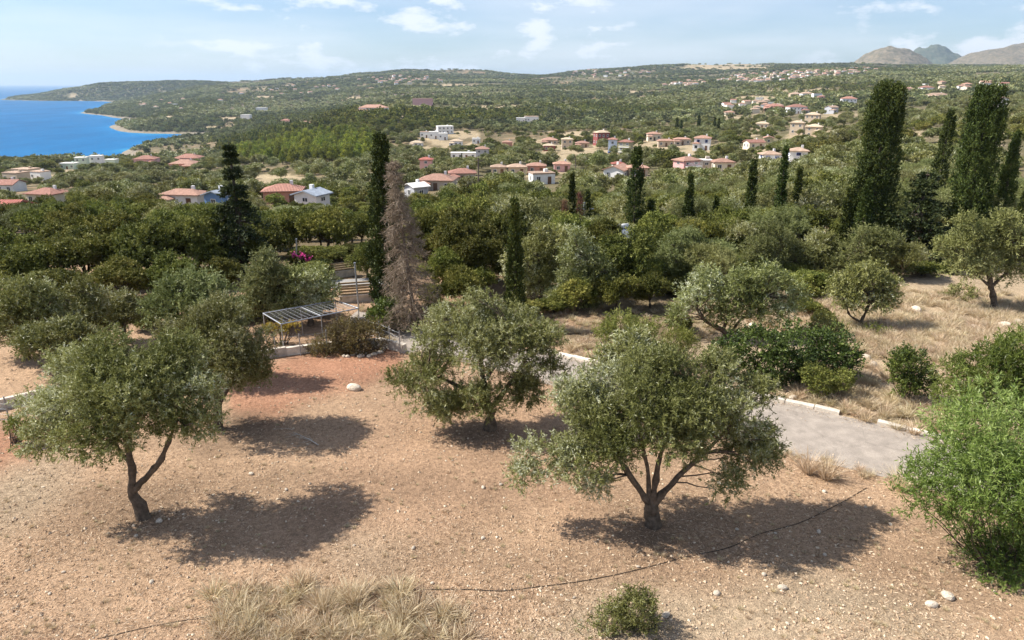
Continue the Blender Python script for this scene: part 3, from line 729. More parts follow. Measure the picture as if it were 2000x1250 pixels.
def trunk_mesh(name, mat, paths, ends, seed, twig_r=0.012, ntwig=60):
    """paths: list of (points, r0, r1); ends: crown points reached by thin branches"""
    rng = np.random.default_rng(seed)
    mb = MB(); nodes = []
    for pts, r0, r1 in paths:
        pts = np.asarray(pts, float)
        t = np.linspace(0, 1, len(pts)); tt = np.linspace(0, 1, max(8, len(pts) * 3))
        q = np.stack([np.interp(tt, t, pts[:, c]) for c in range(3)], -1)
        q[1:-1] += rng.normal(size=q[1:-1].shape) * r0 * 0.22
        for _ in range(1): q[1:-1] = (q[:-2] + q[1:-1] * 2 + q[2:]) / 4
        rr = r0 + (r1 - r0) * tt ** 0.8
        if pts[0][2] < 0.05: rr = rr * (1 + 0.28 * np.exp(-(q[:, 2] - q[0, 2]) / max(0.12, r0 * 1.4)))
        rr = rr * (1 + 0.16 * rng.normal(size=len(rr)))
        mb.tube(q, rr, 8); nodes.append(q[len(q) // 3:])
    nodes = np.vstack(nodes)
    if len(ends):
        for e in ends[rng.choice(len(ends), min(ntwig, len(ends)), replace=False)]:
            dd = np.linalg.norm(nodes - e, axis=1) + 0.8 * np.maximum(0, nodes[:, 2] - e[2])
            s = nodes[np.argmin(dd)]
            p = bend_path(s, e, rng, 5, 0.25, 0.05)
            mb.tube(p, np.linspace(twig_r * 2.2, twig_r * 0.6, 5), 4, False)
    return mb.mesh(name, mat, True)

# ------------------------------------------------------------------ a tree as a thing: trunk + crown
def plant_tree(name, loc, tm, cm, scale, rz, label, cat, group=None):
    e = empty(name, loc, rz, label, cat, group)
    e.scale = scale
    if tm: link("trunk", tm, e)
    if cm: link("crown", cm, e)
    return e

def lobes_px(base, Y, items):
    """crown lobes given where they are seen, at the tree's own distance"""
    out = []
    for it in items:
        px, py, r = it[:3]; dy = it[3] if len(it) > 3 else 0.0; fl = it[4] if len(it) > 4 else 0.85
        c = at(px, py, Y + dy) - base; R = 1.04 * r * view_depth(c + base) / FPX
        out.append((c[0], c[1], c[2], R, R, R * fl))
    return out
def path_px(base, Y, pts): return np.array([at(p[0], p[1], Y + (p[2] if len(p) > 2 else 0)) - base for p in pts])

def special_olive(bpx, bpy, items, stems, label, seed, Yb=None, n=5600, ll=0.098, lw=0.025, mat='olive', k=19, tw=0.34, up=0.5):
    base = on_ground(bpx, Yb) if Yb else hit(bpx, bpy)
    Y = base[1]
    if stems is None:      # short trunk forking into the crown
        g = project(*base)[1]; m_ = np.array([i[:2] for i in items], float).mean(0)
        fk = (bpx + (m_[0] - bpx) * 0.4, g + (m_[1] - g) * 0.45)
        stems = [([(bpx, g), ((bpx + fk[0]) / 2 + 2, (g + fk[1]) / 2), fk], 0.15, 0.10)] + [([fk, ((fk[0] + i[0]) / 2, (fk[1] + i[1]) / 2 - 2), i[:2]], 0.07, 0.03) for i in items[:4]]
    lob = lobes_px(base, Y, items)
    lob = [(x, y, z, a * 0.93, b * 0.93, c * 0.93) for x, y, z, a, b, c in lob]
    cm, P = crown_mesh("olive_crown", M[mat], sublobes(lob, 6, 0.40, seed), n, k, ll, lw, tw, seed, up=up, shell=0.30, down=0.6, lump=0.22, gap=-0.75, droop=0.5)
    paths = []
    for pts, r0, r1 in stems:
        q = path_px(base, Y, pts)
        if len(paths) == 0: q[0] = (0, 0, -0.12)
        paths.append((q, r0, r1))
    tm = trunk_mesh("olive_trunk", M['bark'], paths, P, seed, 0.012, 110)
    return plant_tree("olive_tree", base, tm, cm, (1, 1, 1), 0, label, "olive tree", "olive trees in and around the field")

special_olive(285, 1010,
    [(240, 745, 105), (150, 790, 92, 0.3), (335, 775, 95, 0.2), (225, 690, 70, 0.6), (335, 705, 75, 0.9), (105, 850, 62), (385, 830, 55), (180, 845, 78, -0.7), (290, 835, 80, -0.7), (395, 770, 50, 0.3), (90, 800, 45, 0.2), (250, 800, 90, -0.9), (150, 720, 60, 0.6)],
    [([(285, 1010), (268, 985), (259, 950), (258, 910), (250, 870), (235, 830)], 0.15, 0.07), ([(262, 958), (283, 935), (310, 905), (330, 870), (345, 820)], 0.10, 0.05), ([(257, 908), (242, 890), (215, 850), (180, 810)], 0.075, 0.03), ([(250, 870), (260, 820), (265, 760)], 0.07, 0.03)],
    "leaning olive tree with a forked bare trunk standing alone on the straw field", 101)
special_olive(425, 838,
    [(430, 660, 88), (370, 655, 66), (488, 690, 56), (455, 725, 70, -0.4), (400, 730, 80, -0.3), (420, 620, 58, 0.5), (500, 735, 42), (360, 720, 60)],
    [([(425, 838), (428, 800), (425, 760), (430, 700)], 0.15, 0.06), ([(426, 790), (450, 755), (470, 710)], 0.08, 0.03), ([(426, 780), (400, 745), (380, 690)], 0.08, 0.03)],
    "olive tree close behind the leaning olive, at the edge of the red earth", 103, n=4200)
special_olive(957, 838,
    [(930, 690, 105), (1020, 700, 92), (845, 735, 72), (905, 622, 62, 0.4), (995, 640, 78, 0.3), (850, 790, 58, -0.3), (790, 745, 42), (1065, 665, 48), (930, 785, 60, -0.5), (1010, 770, 58, -0.2), (880, 810, 45, -0.6), (930, 590, 34, 0.3), (840, 675, 52), (1080, 720, 34)],
    [([(957, 838), (958, 815), (955, 785), (945, 740), (935, 690)], 0.20, 0.07), ([(956, 800), (985, 765), (1020, 715), (1040, 670)], 0.10, 0.03), ([(956, 800), (915, 765), (870, 740), (820, 735)], 0.09, 0.03), ([(950, 770), (940, 800), (880, 800)], 0.05, 0.02), ([(950, 740), (985, 690), (1000, 640)], 0.07, 0.03)],
    "tall silvery olive tree with a short stout trunk between the red earth and the road", 105, n=5400)
special_olive(1274, 1025,
    [(1250, 775, 95), (1150, 815, 88, 0.2), (1070, 890, 64), (1365, 790, 100, 0.2), (1435, 815, 78, 0.3), (1455, 895, 62, 0.2), (1290, 715, 62, 0.6), (1205, 870, 60, -0.7), (1345, 880, 52, -0.6), (1110, 790, 60, 0.3), (1420, 950, 42, -0.3), (1170, 950, 34, -0.3), (1020, 930, 34), (1485, 850, 40), (1290, 830, 80, -0.6), (1130, 900, 58, -0.4), (1400, 730, 52, 0.7), (1150, 752, 42, 0.5), (1478, 772, 40, 0.5), (1500, 890, 30, 0.2)],
    [([(1274, 1025), (1273, 1000), (1268, 980)], 0.20, 0.16), ([(1268, 985), (1240, 945), (1213, 905), (1180, 870), (1130, 835)], 0.11, 0.04), ([(1270, 985), (1268, 940), (1262, 900), (1250, 850), (1245, 780)], 0.085, 0.03), ([(1272, 985), (1282, 930), (1290, 885), (1320, 820), (1360, 780)], 0.095, 0.03), ([(1276, 985), (1300, 955), (1335, 920), (1380, 880), (1430, 830)], 0.11, 0.04)],
    "broad spreading olive tree on four splayed stems beside the black hose", 107, n=6800)

SPEC = [  # base px, base row or None, distance or None, lobes, stems, leaf, label
    (376, 745, None, [(375, 592, 58), (325, 605, 42), (430, 600, 44), (375, 556, 34), (420, 565, 32), (340, 570, 32), (380, 630, 50)], None, 'olive_y', "yellow-green bushy olive tree directly behind the pair of field olives"),
    (518, 640, None, [(515, 535, 42), (492, 568, 40), (540, 565, 44), (520, 510, 22), (500, 600, 36), (550, 595, 36)], None, 'olive_y', "upright yellow-green olive tree left of the metal pergola frame"),
    (606, 636, None, [(600, 562, 46), (634, 572, 32), (575, 545, 38), (625, 545, 30), (600, 592, 38), (560, 588, 34)], None, 'olive', "round olive tree hanging over the back rail of the metal pergola"),
    (52, 702, None, [(30, 605, 58), (92, 602, 62), (58, 572, 40), (-22, 620, 60), (58, 645, 52), (-30, 580, 50), (20, 650, 45)], None, 'olive', "grey olive tree on the pale ground beyond the low concrete wall"),
    (158, 692, None, [(150, 612, 62), (190, 622, 38), (120, 642, 52), (160, 574, 34), (196, 588, 26), (165, 650, 42)], None, 'olive', "dense olive tree shading the pale ground past the concrete wall"),
    (112, 738, None, [(110, 655, 42), (150, 664, 38), (72, 672, 42), (118, 690, 36)], None, 'olive', "low olive tree crowding the crown of the leaning field olive"),
    (240, 668, None, [(240, 600, 26), (258, 612, 20), (228, 622, 24), (250, 590, 16)], None, 'olive', "small thin olive tree in the dark gap beside the evergreen wood"),
    (1428, 660, None, [(1352, 592, 42), (1400, 572, 44), (1450, 560, 46), (1508, 562, 46), (1548, 584, 34), (1330, 622, 28), (1415, 612, 42), (1478, 604, 44), (1530, 612, 28), (1380, 545, 28), (1500, 532, 26)],
        [([(1428, 660), (1410, 645), (1380, 630), (1360, 600)], 0.13, 0.06), ([(1424, 656), (1450, 620), (1490, 580)], 0.09, 0.03), ([(1412, 646), (1425, 610), (1440, 570)], 0.07, 0.03)], 'olive', "wide olive tree on a slanting bare limb above the dark shrubs"),
    (1680, 640, None, [(1648, 562, 30), (1690, 548, 34), (1724, 560, 30), (1702, 584, 34), (1660, 588, 28), (1636, 582, 22), (1730, 585, 20), (1700, 528, 18)],
        [([(1680, 640), (1684, 622), (1694, 604), (1700, 580)], 0.10, 0.05), ([(1682, 630), (1668, 622), (1655, 612), (1652, 585)], 0.055, 0.03)], 'olive', "small twisted olive tree with a hooked low branch in dry grass"),
    (1942, 602, None, [(1890, 482, 50), (1940, 462, 50), (1992, 482, 55), (1866, 520, 34), (1930, 522, 52), (1990, 532, 50), (2044, 500, 56), (1962, 432, 30), (1884, 438, 28), (1850, 490, 26)],
        [([(1942, 602), (1942, 580), (1936, 560), (1930, 530)], 0.17, 0.10), ([(1937, 562), (1900, 530), (1880, 500)], 0.08, 0.03), ([(1937, 560), (1970, 530), (1995, 490)], 0.09, 0.03)], 'olive_y', "olive tree with a clean dark trunk at the edge of the dry meadow"),
    (1234, 812, None, [(1230, 690, 46), (1200, 702, 34), (1266, 698, 36), (1236, 728, 46), (1185, 720, 24), (1240, 665, 26)], None, 'olive', "small round olive tree just behind the spreading four-stemmed olive"),
    (1060, None, 36.5, [(1050, 492, 44), (1095, 472, 38), (1020, 505, 34), (1075, 530, 48), (1040, 558, 42), (1000, 540, 28), (1060, 455, 22)], None, 'olive', "silvery olive tree behind the slim dark cypress by the lane"),
    (1140, None, 35.0, [(1135, 500, 42), (1165, 530, 36), (1130, 548, 44), (1100, 590, 40), (1150, 590, 38), (1125, 465, 24), (1172, 568, 28)], None, 'olive', "pale silver olive tree leaning over shaded ground across the lane"),
    (1340, None, 39.5, [(1320, 492, 44), (1365, 508, 42), (1332, 532, 42), (1400, 498, 36), (1345, 468, 26), (1300, 520, 30), (1388, 535, 34)], None, 'olive_y', "olive tree across the lane beside the white water tank"),
    (1500, None, 42.0, [(1478, 492, 44), (1530, 480, 44), (1562, 508, 40), (1500, 528, 46), (1505, 456, 26), (1460, 520, 30), (1555, 540, 34)], None, 'olive_y', "tall feathery olive tree in front of the thin cypresses"),
    (1605, None, 42.5, [(1600, 480, 34), (1570, 500, 32), (1625, 500, 34), (1600, 525, 36)], None, 'olive', "grey olive tree left of the great cypress"),
    (1700, None, 41.5, [(1670, 492, 42), (1718, 480, 44), (1755, 500, 38), (1700, 520, 46), (1650, 518, 34), (1742, 530, 34), (1690, 458, 24)], None, 'olive_y', "broad olive tree at the foot of the great cypress"),
]
for i_, (bx, by, yb_, lobs, stm, mt_, lab) in enumerate(SPEC):
    ar = sum(q[2] ** 2 for q in lobs) * ((yb_ or hit(bx, by)[1]) / 20.0) ** 2 / 1000.0
    special_olive(bx, by, lobs, stm, lab, 1300 + i_, Yb=yb_, n=int(min(3400, 900 + 34 * ar)), ll=0.15, lw=0.042, mat=mt_, k=11, tw=0.42)

# ------------------------------------------------------------------ tree prototypes shared by many trees (unit: metres, scaled per tree)
def rand_lobes(rng, h, w, n, base=0.28, flat=0.75):
    """lobes filling a crown about h tall and w wide"""
    out = [(0, 0, h * (base + 0.62 * (1 - base)), w * 0.33, w * 0.33, h * (1 - base) * 0.40)]
    for i in range(n):
        a = 2 * pi * (i + rng.uniform(-0.3, 0.3)) / n
        rr = w * rng.uniform(0.20, 0.31); z = h * (base + (1 - base) * rng.uniform(0.25, 0.72))
        R = w * rng.uniform(0.17, 0.25)
        out.append((rr * cos(a), rr * sin(a), z, R, R, R * flat))
    return out
OLIVE_MID, EVER_MID, OLIVE_FAR, EVER_FAR, EVER_LOW = [], [], [], [], []
def std_trunk(name, lob, P, h, seed, r=0.16, mat='bark', ntw=36):
    rng = np.random.default_rng(seed)
    fork = np.array([rng.normal() * 0.15, rng.normal() * 0.15, h * 0.24])
    paths = [(np.array([(0, 0, -0.3), fork * [0.3, 0.3, 0.5], fork]), r, r * 0.8)]
    for c in np.asarray(lob)[:5]: paths.append((bend_path(fork, c[:3], rng, 5, 0.25), r * 0.6, r * 0.2))
    return trunk_mesh(name, M[mat], paths, P, seed, 0.014, ntw)
for i in range(3):
    rng = np.random.default_rng(200 + i)
    lob = rand_lobes(rng, 4.6, 5.6, 7, 0.25)
    cm, P = crown_mesh("olive_crown", M['olive'], sublobes(lob, 5, 0.45, 777 + i), 1700, 10, 0.20, 0.058, 0.5, 210 + i, up=0.65, shell=0.4, lump=0.2, gap=-1.2, droop=0.3)
    OLIVE_MID.append((std_trunk("olive_trunk", lob, P, 4.6, 220 + i), cm))
for i in range(2):
    rng = np.random.default_rng(230 + i)
    lob = rand_lobes(rng, 4.6, 5.6, 7, 0.25)
    cm, P = crown_mesh("olive_crown", M['olive_y'], sublobes(lob, 5, 0.45, 777 + i), 1700, 10, 0.20, 0.05, 0.55, 240 + i, up=0.8, shell=0.4, lump=0.2, gap=-1.2, droop=0.2)
    OLIVE_MID.append((std_trunk("olive_trunk", lob, P, 4.6, 250 + i), cm))
for i in range(4):
    rng = np.random.default_rng(260 + i)
    lob = rand_lobes(rng, 7.0, 6.4, 10, 0.12, 0.9) + [(0, 0, 1.9, 2.5, 2.5, 1.7)]
    cm, P = crown_mesh("evergreen_crown", M['ever'], sublobes(lob, 4, 0.46, 888 + i), 2300, 9, 0.23, 0.12, 0.45, 270 + i, up=0.35, shell=0.5, lump=0.2, gap=-1.3, droop=0.2, vbase=0.42)
    EVER_MID.append((std_trunk("evergreen_trunk", lob, P, 7.0, 280 + i, 0.2, 'bark_d', 20), cm))
for i in range(4):
    rng = np.random.default_rng(290 + i)
    lob = rand_lobes(rng, 4.4, 5.4, 8, 0.10, 0.95)
    cm, P = crown_mesh("evergreen_crown", M['ever'], sublobes(lob, 5, 0.42, 1200 + i, 0.85), 2300, 9, 0.21, 0.11, 0.42, 295 + i, up=0.5, shell=0.45, lump=0.25, gap=-1.1, droop=0.2, vbase=0.45)
    EVER_LOW.append((std_trunk("evergreen_trunk", lob, P, 4.4, 1210 + i, 0.16, 'bark_d', 20), cm))
for i in range(4):
    rng = np.random.default_rng(300 + i)
    lob = rand_lobes(rng, 4.6, 5.6, 6, 0.16)
    cm, P = crown_mesh("olive_crown", M['olive'], sublobes(lob, 3, 0.52, 999 + i), 900, 5, 0.36, 0.15, 0.5, 310 + i, up=0.5, shell=0.55, lump=0.2, gap=-1.4, vbase=0.38)
    OLIVE_FAR.append((std_trunk("olive_trunk", lob, P, 4.6, 320 + i, ntw=0), cm))
    lob = rand_lobes(rng, 6.5, 6.6, 8, 0.08, 0.9)
    cm, P = crown_mesh("evergreen_crown", M['ever'], sublobes(lob, 3, 0.52, 1100 + i), 950, 5, 0.38, 0.22, 0.4, 330 + i, up=0.35, shell=0.6, lump=0.22, gap=-1.5, vbase=0.5)
    EVER_FAR.append((std_trunk("evergreen_trunk", lob, P, 6.5, 340 + i, ntw=0, mat='bark_d'), cm))
PINE_FAR = []
for i in range(3):
    rng = np.random.default_rng(360 + i)
    lob = [(0, 0, 9.0 * t, 2.6 * (1.06 - t) + 0.35, 2.6 * (1.06 - t) + 0.35, 1.3) for t in (0.28, 0.42, 0.56, 0.7, 0.84, 0.95)]
    lob += [(rng.normal() * 1.1, rng.normal() * 1.1, 9.0 * rng.uniform(0.3, 0.75), 1.2, 1.2, 0.9) for _ in range(5)]
    cm, P = crown_mesh("pine_crown", M['pine'], lob, 800, 5, 0.45, 0.22, 0.5, 370 + i, up=0.6, shell=0.55, lump=0.25, gap=-1.3)
    mb = MB(); mb.tube([(0, 0, -0.4), (0.1, 0, 4), (0, 0.1, 8.2)], [0.22, 0.16, 0.05], 6)
    PINE_FAR.append((mb.mesh("pine_trunk", M['bark_d'], True), cm))

def cypress_mesh(seed, h, r, n, k, ll, lw, prof='col', mat='cyp', lumps=26):
    """a column of upright plumes"""
    rng = np.random.default_rng(seed)
    nf = pnoise(seed, 7, 3)
    def R(t):
        if prof == 'col': return r * np.clip(np.minimum(1.0, 0.35 + t * 5) * (1 - np.clip((t - 0.25) / 0.75, 0, 1) ** 1.6 * 0.82), 0.05, None)
        if prof == 'top': return r * np.clip(np.minimum(1.0, 0.4 + t * 4) * (1 - 0.36 * t) * np.where(t > 0.88, np.sqrt(np.clip((1.02 - t) / 0.14, 0, 1)), 1), 0.05, None)
        return r * np.clip(np.minimum(1.0, 0.5 + t * 4) * (1 - t ** 1.3 * 0.94), 0.04, None)
    # plumes
    m = lumps * 11
    tp = rng.uniform(0.02, 0.96, m); ap = rng.uniform(0, 2 * pi, m)
    rp = R(tp) * rng.uniform(0.35, 0.90, m)
    pc = np.stack([rp * np.cos(ap), rp * np.sin(ap), tp * h], -1)
    pr = r * rng.uniform(0.11, 0.21, m) * (0.55 + 0.45 * R(tp) / r)
    i = rng.choice(m, n)
    d = unit(rng.normal(size=(n, 3)))
    P = pc[i] + d * pr[i][:, None] * np.array([1, 1, 2.4]) * (rng.uniform(size=(n, 1)) ** 0.4)
    out = unit(np.stack([P[:, 0], P[:, 1], 0 * P[:, 0]], -1))
    D = unit(out * 0.25 + np.array([0, 0, 1.0]) + rng.normal(size=P.shape) * 0.22)
    v0 = np.clip(0.5 + 0.10 * nf(P * 2) + rng.normal(size=n) * 0.14, 0, 1)
    mb = MB(); sprigs(mb, P, D, ll * 1.6 * rng.uniform(0.6, 1.2, n), k, ll, lw, rng, v0, 0.45)
    t = MB(); t.tube([(0, 0, -0.4), (0.02, 0.02, h * 0.5), (0, 0, h * 0.93)], [r * 0.16, r * 0.10, 0.02], 7)
    return t.mesh("cypress_trunk", M['bark_d'], True), mb.mesh("cypress_crown", M[mat])
def conifer_mesh(seed, h, r, levels, mat, leaf=True, droop=0.35, ll=0.3, lw=0.12, bare=0.06, nb=8, barkm='bark_d', k=7, sp=9, taper=0.75):
    rng = np.random.default_rng(seed)
    t = MB(); c = MB()
    t.tube([(0, 0, -0.4), (0.05, 0, h * 0.4), (0, 0.05, h * 0.8), (0.0, 0, h)], [r * 0.085, r * 0.06, r * 0.025, 0.012], 8)
    for L_ in range(levels):
        f = bare + (1 - bare) * (L_ + rng.uniform(0, 0.5)) / levels
        ln = r * (1 - f) ** taper * rng.uniform(0.7, 1.15) + 0.12
        for b_ in range(nb if f < 0.75 else 5):
            a = rng.uniform(0, 2 * pi); l_ = ln * rng.uniform(0.55, 1.1)
            d = np.array([cos(a), sin(a), 0])
            s = np.linspace(0, 1, 6)[:, None]
            p = np.array([0, 0, f * h]) + d * l_ * s + np.array([0, 0, 1]) * (0.10 * l_ * s - droop * l_ * s ** 2) + rng.normal(size=(6, 3)) * 0.03 * l_ * s
            (t if leaf else c).tube(p, np.linspace(0.035, 0.010, 6) * (0.6 + 0.4 * r / 2) * (1.0 if leaf else 1.25), 4, False)
            m = sp
            q = rng.uniform(0.2, 1.0, m)
            P = np.stack([np.interp(q, s[:, 0], p[:, j]) for j in range(3)], -1)
            sd = np.cross(d, [0, 0, 1.0])
            D = unit(d * 0.6 + sd * rng.choice([-1, 1], m)[:, None] * rng.uniform(0.2, 1, (m, 1)) + np.array([0, 0, -0.75 if not leaf else 0.0]) + rng.normal(size=(m, 3)) * 0.2)
            v0 = np.clip(0.45 + rng.normal(size=m) * 0.2, 0, 1)
            sprigs(c, P, D, (0.32 * l_ + 0.15) * rng.uniform(0.5, 1.1, m), k, ll, lw, rng, v0, 0.55 if leaf else 0.8)
    return t.mesh("conifer_trunk", M[barkm], True), c.mesh("conifer_crown", M[mat])

# ------------------------------------------------------------------ trees told apart one by one in the photograph
def stand(px, top, P, f):
    """ground point of an upright thing whose column px is seen a share f below its top"""
    b_ = project(*P)[1]; X_ = at(px, top + f * (b_ - top), P[1])[0]
    return np.array([X_, P[1], float(ground_z(X_, P[1]))])
def tree_at(kind, px, Y, top, wpx, label, group=None, lod=0, rz=None, base_py=None):
    P = hit(px, base_py) if base_py else on_ground(px, Y)
    if not base_py: P = stand(px, top, P, 0.5)
    top_z = at(px, top, P[1])[2]
    h = max(top_z - P[2], 1.2); w = wpx * view_depth(P) / FPX
    rz = random.uniform(0, 6.28) if rz is None else rz
    if kind == 'olive': protos, h0, w0, nm = (OLIVE_MID[:3], 4.75, 5.7, "olive_tree")
    elif kind == 'oliveY': protos, h0, w0, nm = (OLIVE_MID[3:], 4.9, 5.7, "olive_tree")
    else: protos, h0, w0, nm = (EVER_MID, 6.9, 6.3, "evergreen_tree")
    if kind == 'ever' and h / w < 0.95: protos, h0, w0 = EVER_LOW, 4.5, 5.5
    tm, cm = protos[random.randrange(len(protos))]
    cat = "olive tree" if nm == "olive_tree" else "tree"
    return plant_tree(nm, P, tm, cm, (w / w0, w / w0, h / h0), rz, label, cat, group)
G_EDGE = "olive trees in and around the field"
TREES = [
    ('oliveY', 1395, 38, 475, 110, "light green olive tree behind the slanting-limbed olive", None),
    ('olive', 1765, 41, 470, 90, "small olive tree at the foot of the shaggy dark fir", None),
    ('ever', 1225, 38, 440, 120, "dark evergreen tree throwing deep shade across the lane", None),
    ('ever', 905, 40, 395, 130, "large dark evergreen tree right of the dead brown conifer", None),
    ('ever', 960, 44, 405, 110, "evergreen tree behind the slim dark cypress by the lane", None),
    ('ever', 868, 38, 480, 90, "low evergreen tree against the dead brown conifer", None),
    ('ever', 1110, 43, 420, 110, "evergreen tree behind the silvery olives across the lane", None),
    ('ever', 715, 41, 470, 70, "bright evergreen tree beside the slatted timber fence", None),
    ('ever', 1600, 60, 328, 130, "round dark evergreen tree left of the great cypress, behind the olives", None),
    ('ever', 1500, 64, 370, 100, "evergreen tree between the thin cypresses", None),
    ('ever', 1760, 47, 425, 80, "dark evergreen pressed between the great cypress and the fir", None),
    ('ever', 1850, 48, 430, 90, "dark evergreen right of the shaggy fir", None),
    ('ever', 1905, 47.5, 440, 80, "dark evergreen at the base of the shaggy broad cypress", None),
    ('ever', 1975, 47.5, 450, 80, "dark evergreen right of the shaggy broad cypress base", None),
    ('ever', 1648, 49, 420, 80, "dark evergreen behind the thin light green cypress", None),
    ('ever', 640, 120, 384, 62, "dark evergreen before the tall narrow white house", None),
    ('ever', 832, 43, 402, 100, "tall evergreen behind the dead brown conifer's left side", None),
    ('ever', 932, 38.5, 432, 110, "broad evergreen between the dead conifer and the slim cypress", None),
    ('ever', 1003, 43, 408, 100, "tall evergreen hidden behind the slim dark cypress", None),
    ('ever', 1182, 41.5, 425, 100, "tall evergreen beside the solar water heater", None),
    ('ever', 1292, 42, 432, 100, "tall evergreen right of the deep shade", None),
    ('ever', 1362, 46, 425, 100, "evergreen below the pink block's cypress", None),
    ('ever', 1440, 48, 408, 100, "evergreen left of the pencil cypress by the blue-trimmed house", None),
    ('ever', 1515, 49, 405, 90, "evergreen at the foot of the spear-shaped cypress", None),
    ('ever', 1282, 48, 410, 100, "evergreen behind the bushy dark cypress", None),
    ('ever', 1085, 48, 408, 100, "evergreen behind the rust-brown dead conifers", None),
    ('ever', 1405, 51, 400, 90, "evergreen behind the small pencil cypress", None),
    ('ever', 1570, 50, 392, 90, "evergreen right of the spear-shaped cypress", None),
    ('ever', 1795, 46, 470, 110, "low dark evergreen at the meadow edge under the fir", None),
]
for k_, (kind, px, Y, top, wpx, lab, bpy_) in enumerate(TREES):
    tree_at(kind, px, Y, top, wpx, lab, G_EDGE if kind != 'ever' else "evergreen trees along the lane", base_py=bpy_)
for i_, (px, Y, top, w, lab) in enumerate([(1128, 34.5, 540, 90, "in front of the silver olives"), (1205, 34.5, 532, 90, "in front of the deep shade"), (1272, 35, 535, 80, "beside the spiky green bush"), (905, 35, 520, 90, "behind the tall silvery olive"), (845, 35.5, 560, 70, "below the dead conifer"), (925, 37, 520, 90, "left of the slim cypress"), (1040, 39, 520, 80, "right of the slim cypress"), (1105, 38.5, 535, 90, "between the silvery olives"), (1185, 37.5, 505, 80, "left of the deep shade"), (1255, 38, 500, 90, "in the deepest shade"), (1300, 40, 520, 80, "right of the deep shade"),
        (1450, 42, 500, 90, "behind the wide slanting olive"), (1545, 43, 500, 80, "behind the small twisted olive"), (1640, 44, 495, 80, "under the thin green cypress"), (1740, 44, 500, 70, "under the great cypress"), (985, 41, 480, 80, "behind the slim cypress"), (1170, 42, 450, 90, "by the solar water heater"), (870, 42, 440, 90, "behind the dead conifer")]):
    tree_at('ever', px, Y, top, w, "bushy dark evergreen across the lane " + lab, "evergreen bushes across the lane")
for (px, Y, top, w) in [(50, 38, 475, 170), (165, 39, 450, 190), (285, 40, 428, 200), (385, 41, 415, 190), (480, 43, 455, 140), (235, 36, 505, 150), (110, 36, 525, 150), (340, 37, 490, 150),
                        (20, 42, 445, 150), (430, 39, 500, 120), (120, 47, 430, 160), (215, 49, 415, 160), (330, 50, 405, 150), (520, 48, 430, 120), (15, 36, 530, 110), (540, 55, 415, 120)]:
    row = "front" if Y < 38.5 else ("middle" if Y < 44 else "back")
    spot = "by the left edge olives" if px < 80 else ("above the low-wall olives" if px < 200 else ("above the small thin olive" if px < 310 else ("left of the ragged fir" if px < 450 else "right of the ragged fir")))
    tree_at('ever', px, Y, top, w * 0.78, f"{'wide' if w > 155 else 'narrow'} dark evergreen in the {row} row of the dense wood {spot}", "evergreen trees of the dense wood")

US = [(px_, 37.5 + 2.2 * (i_ % 3), 545 - 9 * (i_ % 4), 95) for i_, px_ in enumerate(range(1325, 1580, 42))] + [(px_, 44.5 + 1.6 * (i_ % 3), 500 - 8 * (i_ % 3), 90) for i_, px_ in enumerate(range(1300, 1800, 46))]
US += [(1575, 34, 590, 60), (1608, 32, 618, 50), (1800, 42, 515, 80), (1852, 43, 530, 60), (1562, 37, 545, 80), (1600, 39.5, 530, 80), (1330, 31.5, 640, 50)]
US += [(500, 33.5, 572, 90), (560, 34, 575, 80), (625, 33.8, 580, 60), (470, 33, 580, 80), (560, 38, 528, 90), (620, 41, 505, 80), (650, 47, 482, 80), (690, 48.5, 478, 70), (720, 46, 490, 60), (600, 48, 480, 80), (300, 32, 600, 90), (240, 34, 575, 80), (400, 31.5, 608, 80), (860, 33, 590, 70), (1030, 33.5, 585, 80), (1080, 34, 580, 70)]
US += [(px_, 47.5 + (i_ % 3), 478 - 7 * (i_ % 3), 90) for i_, px_ in enumerate(range(800, 1300, 52))]
US_LM = [(300, "under the yellow-green bushy olive"), (480, "left of the pergola olives"), (560, "behind the pergola olives"), (625, "right of the pergola olives"), (690, "behind the slatted fences"), (860, "by the dead brown conifer"), (940, "left of the slim cypress"), (1050, "right of the slim cypress"), (1180, "by the solar water heater"), (1260, "in the deep shade"), (1340, "left of the slanting-limbed olive"),
         (1420, "behind the slanting-limbed olive"), (1500, "behind the feathery olive"), (1570, "left of the twisted olive"), (1640, "by the thin green cypress"), (1710, "under the great cypress"), (1780, "under the shaggy fir")]
for i_, (px_, Y_, top_, w_) in enumerate(US):
    lm_ = min(US_LM, key=lambda q: abs(q[0] - px_))[1]
    P_ = on_ground(px_, Y_); h_ = max(at(px_, top_, Y_)[2] - P_[2], 0.9); ww_ = w_ * view_depth(P_) / FPX
    tm_, cm_ = EVER_LOW[i_ % 4]
    e_ = empty("evergreen_shrub", P_ - np.array([0, 0, 0.10 * h_]), i_ * 1.3, f"{['rounded', 'spreading', 'dense', 'ragged'][i_ % 4]} low evergreen shrub {'in front' if Y_ < 43 else 'at the back'} {lm_}", "shrub", "low evergreen shrubs under the trees"); e_.scale = (ww_ / 5.4, ww_ / 5.4, h_ / 4.2)
    link("stems", tm_, e_); link("foliage", cm_, e_)

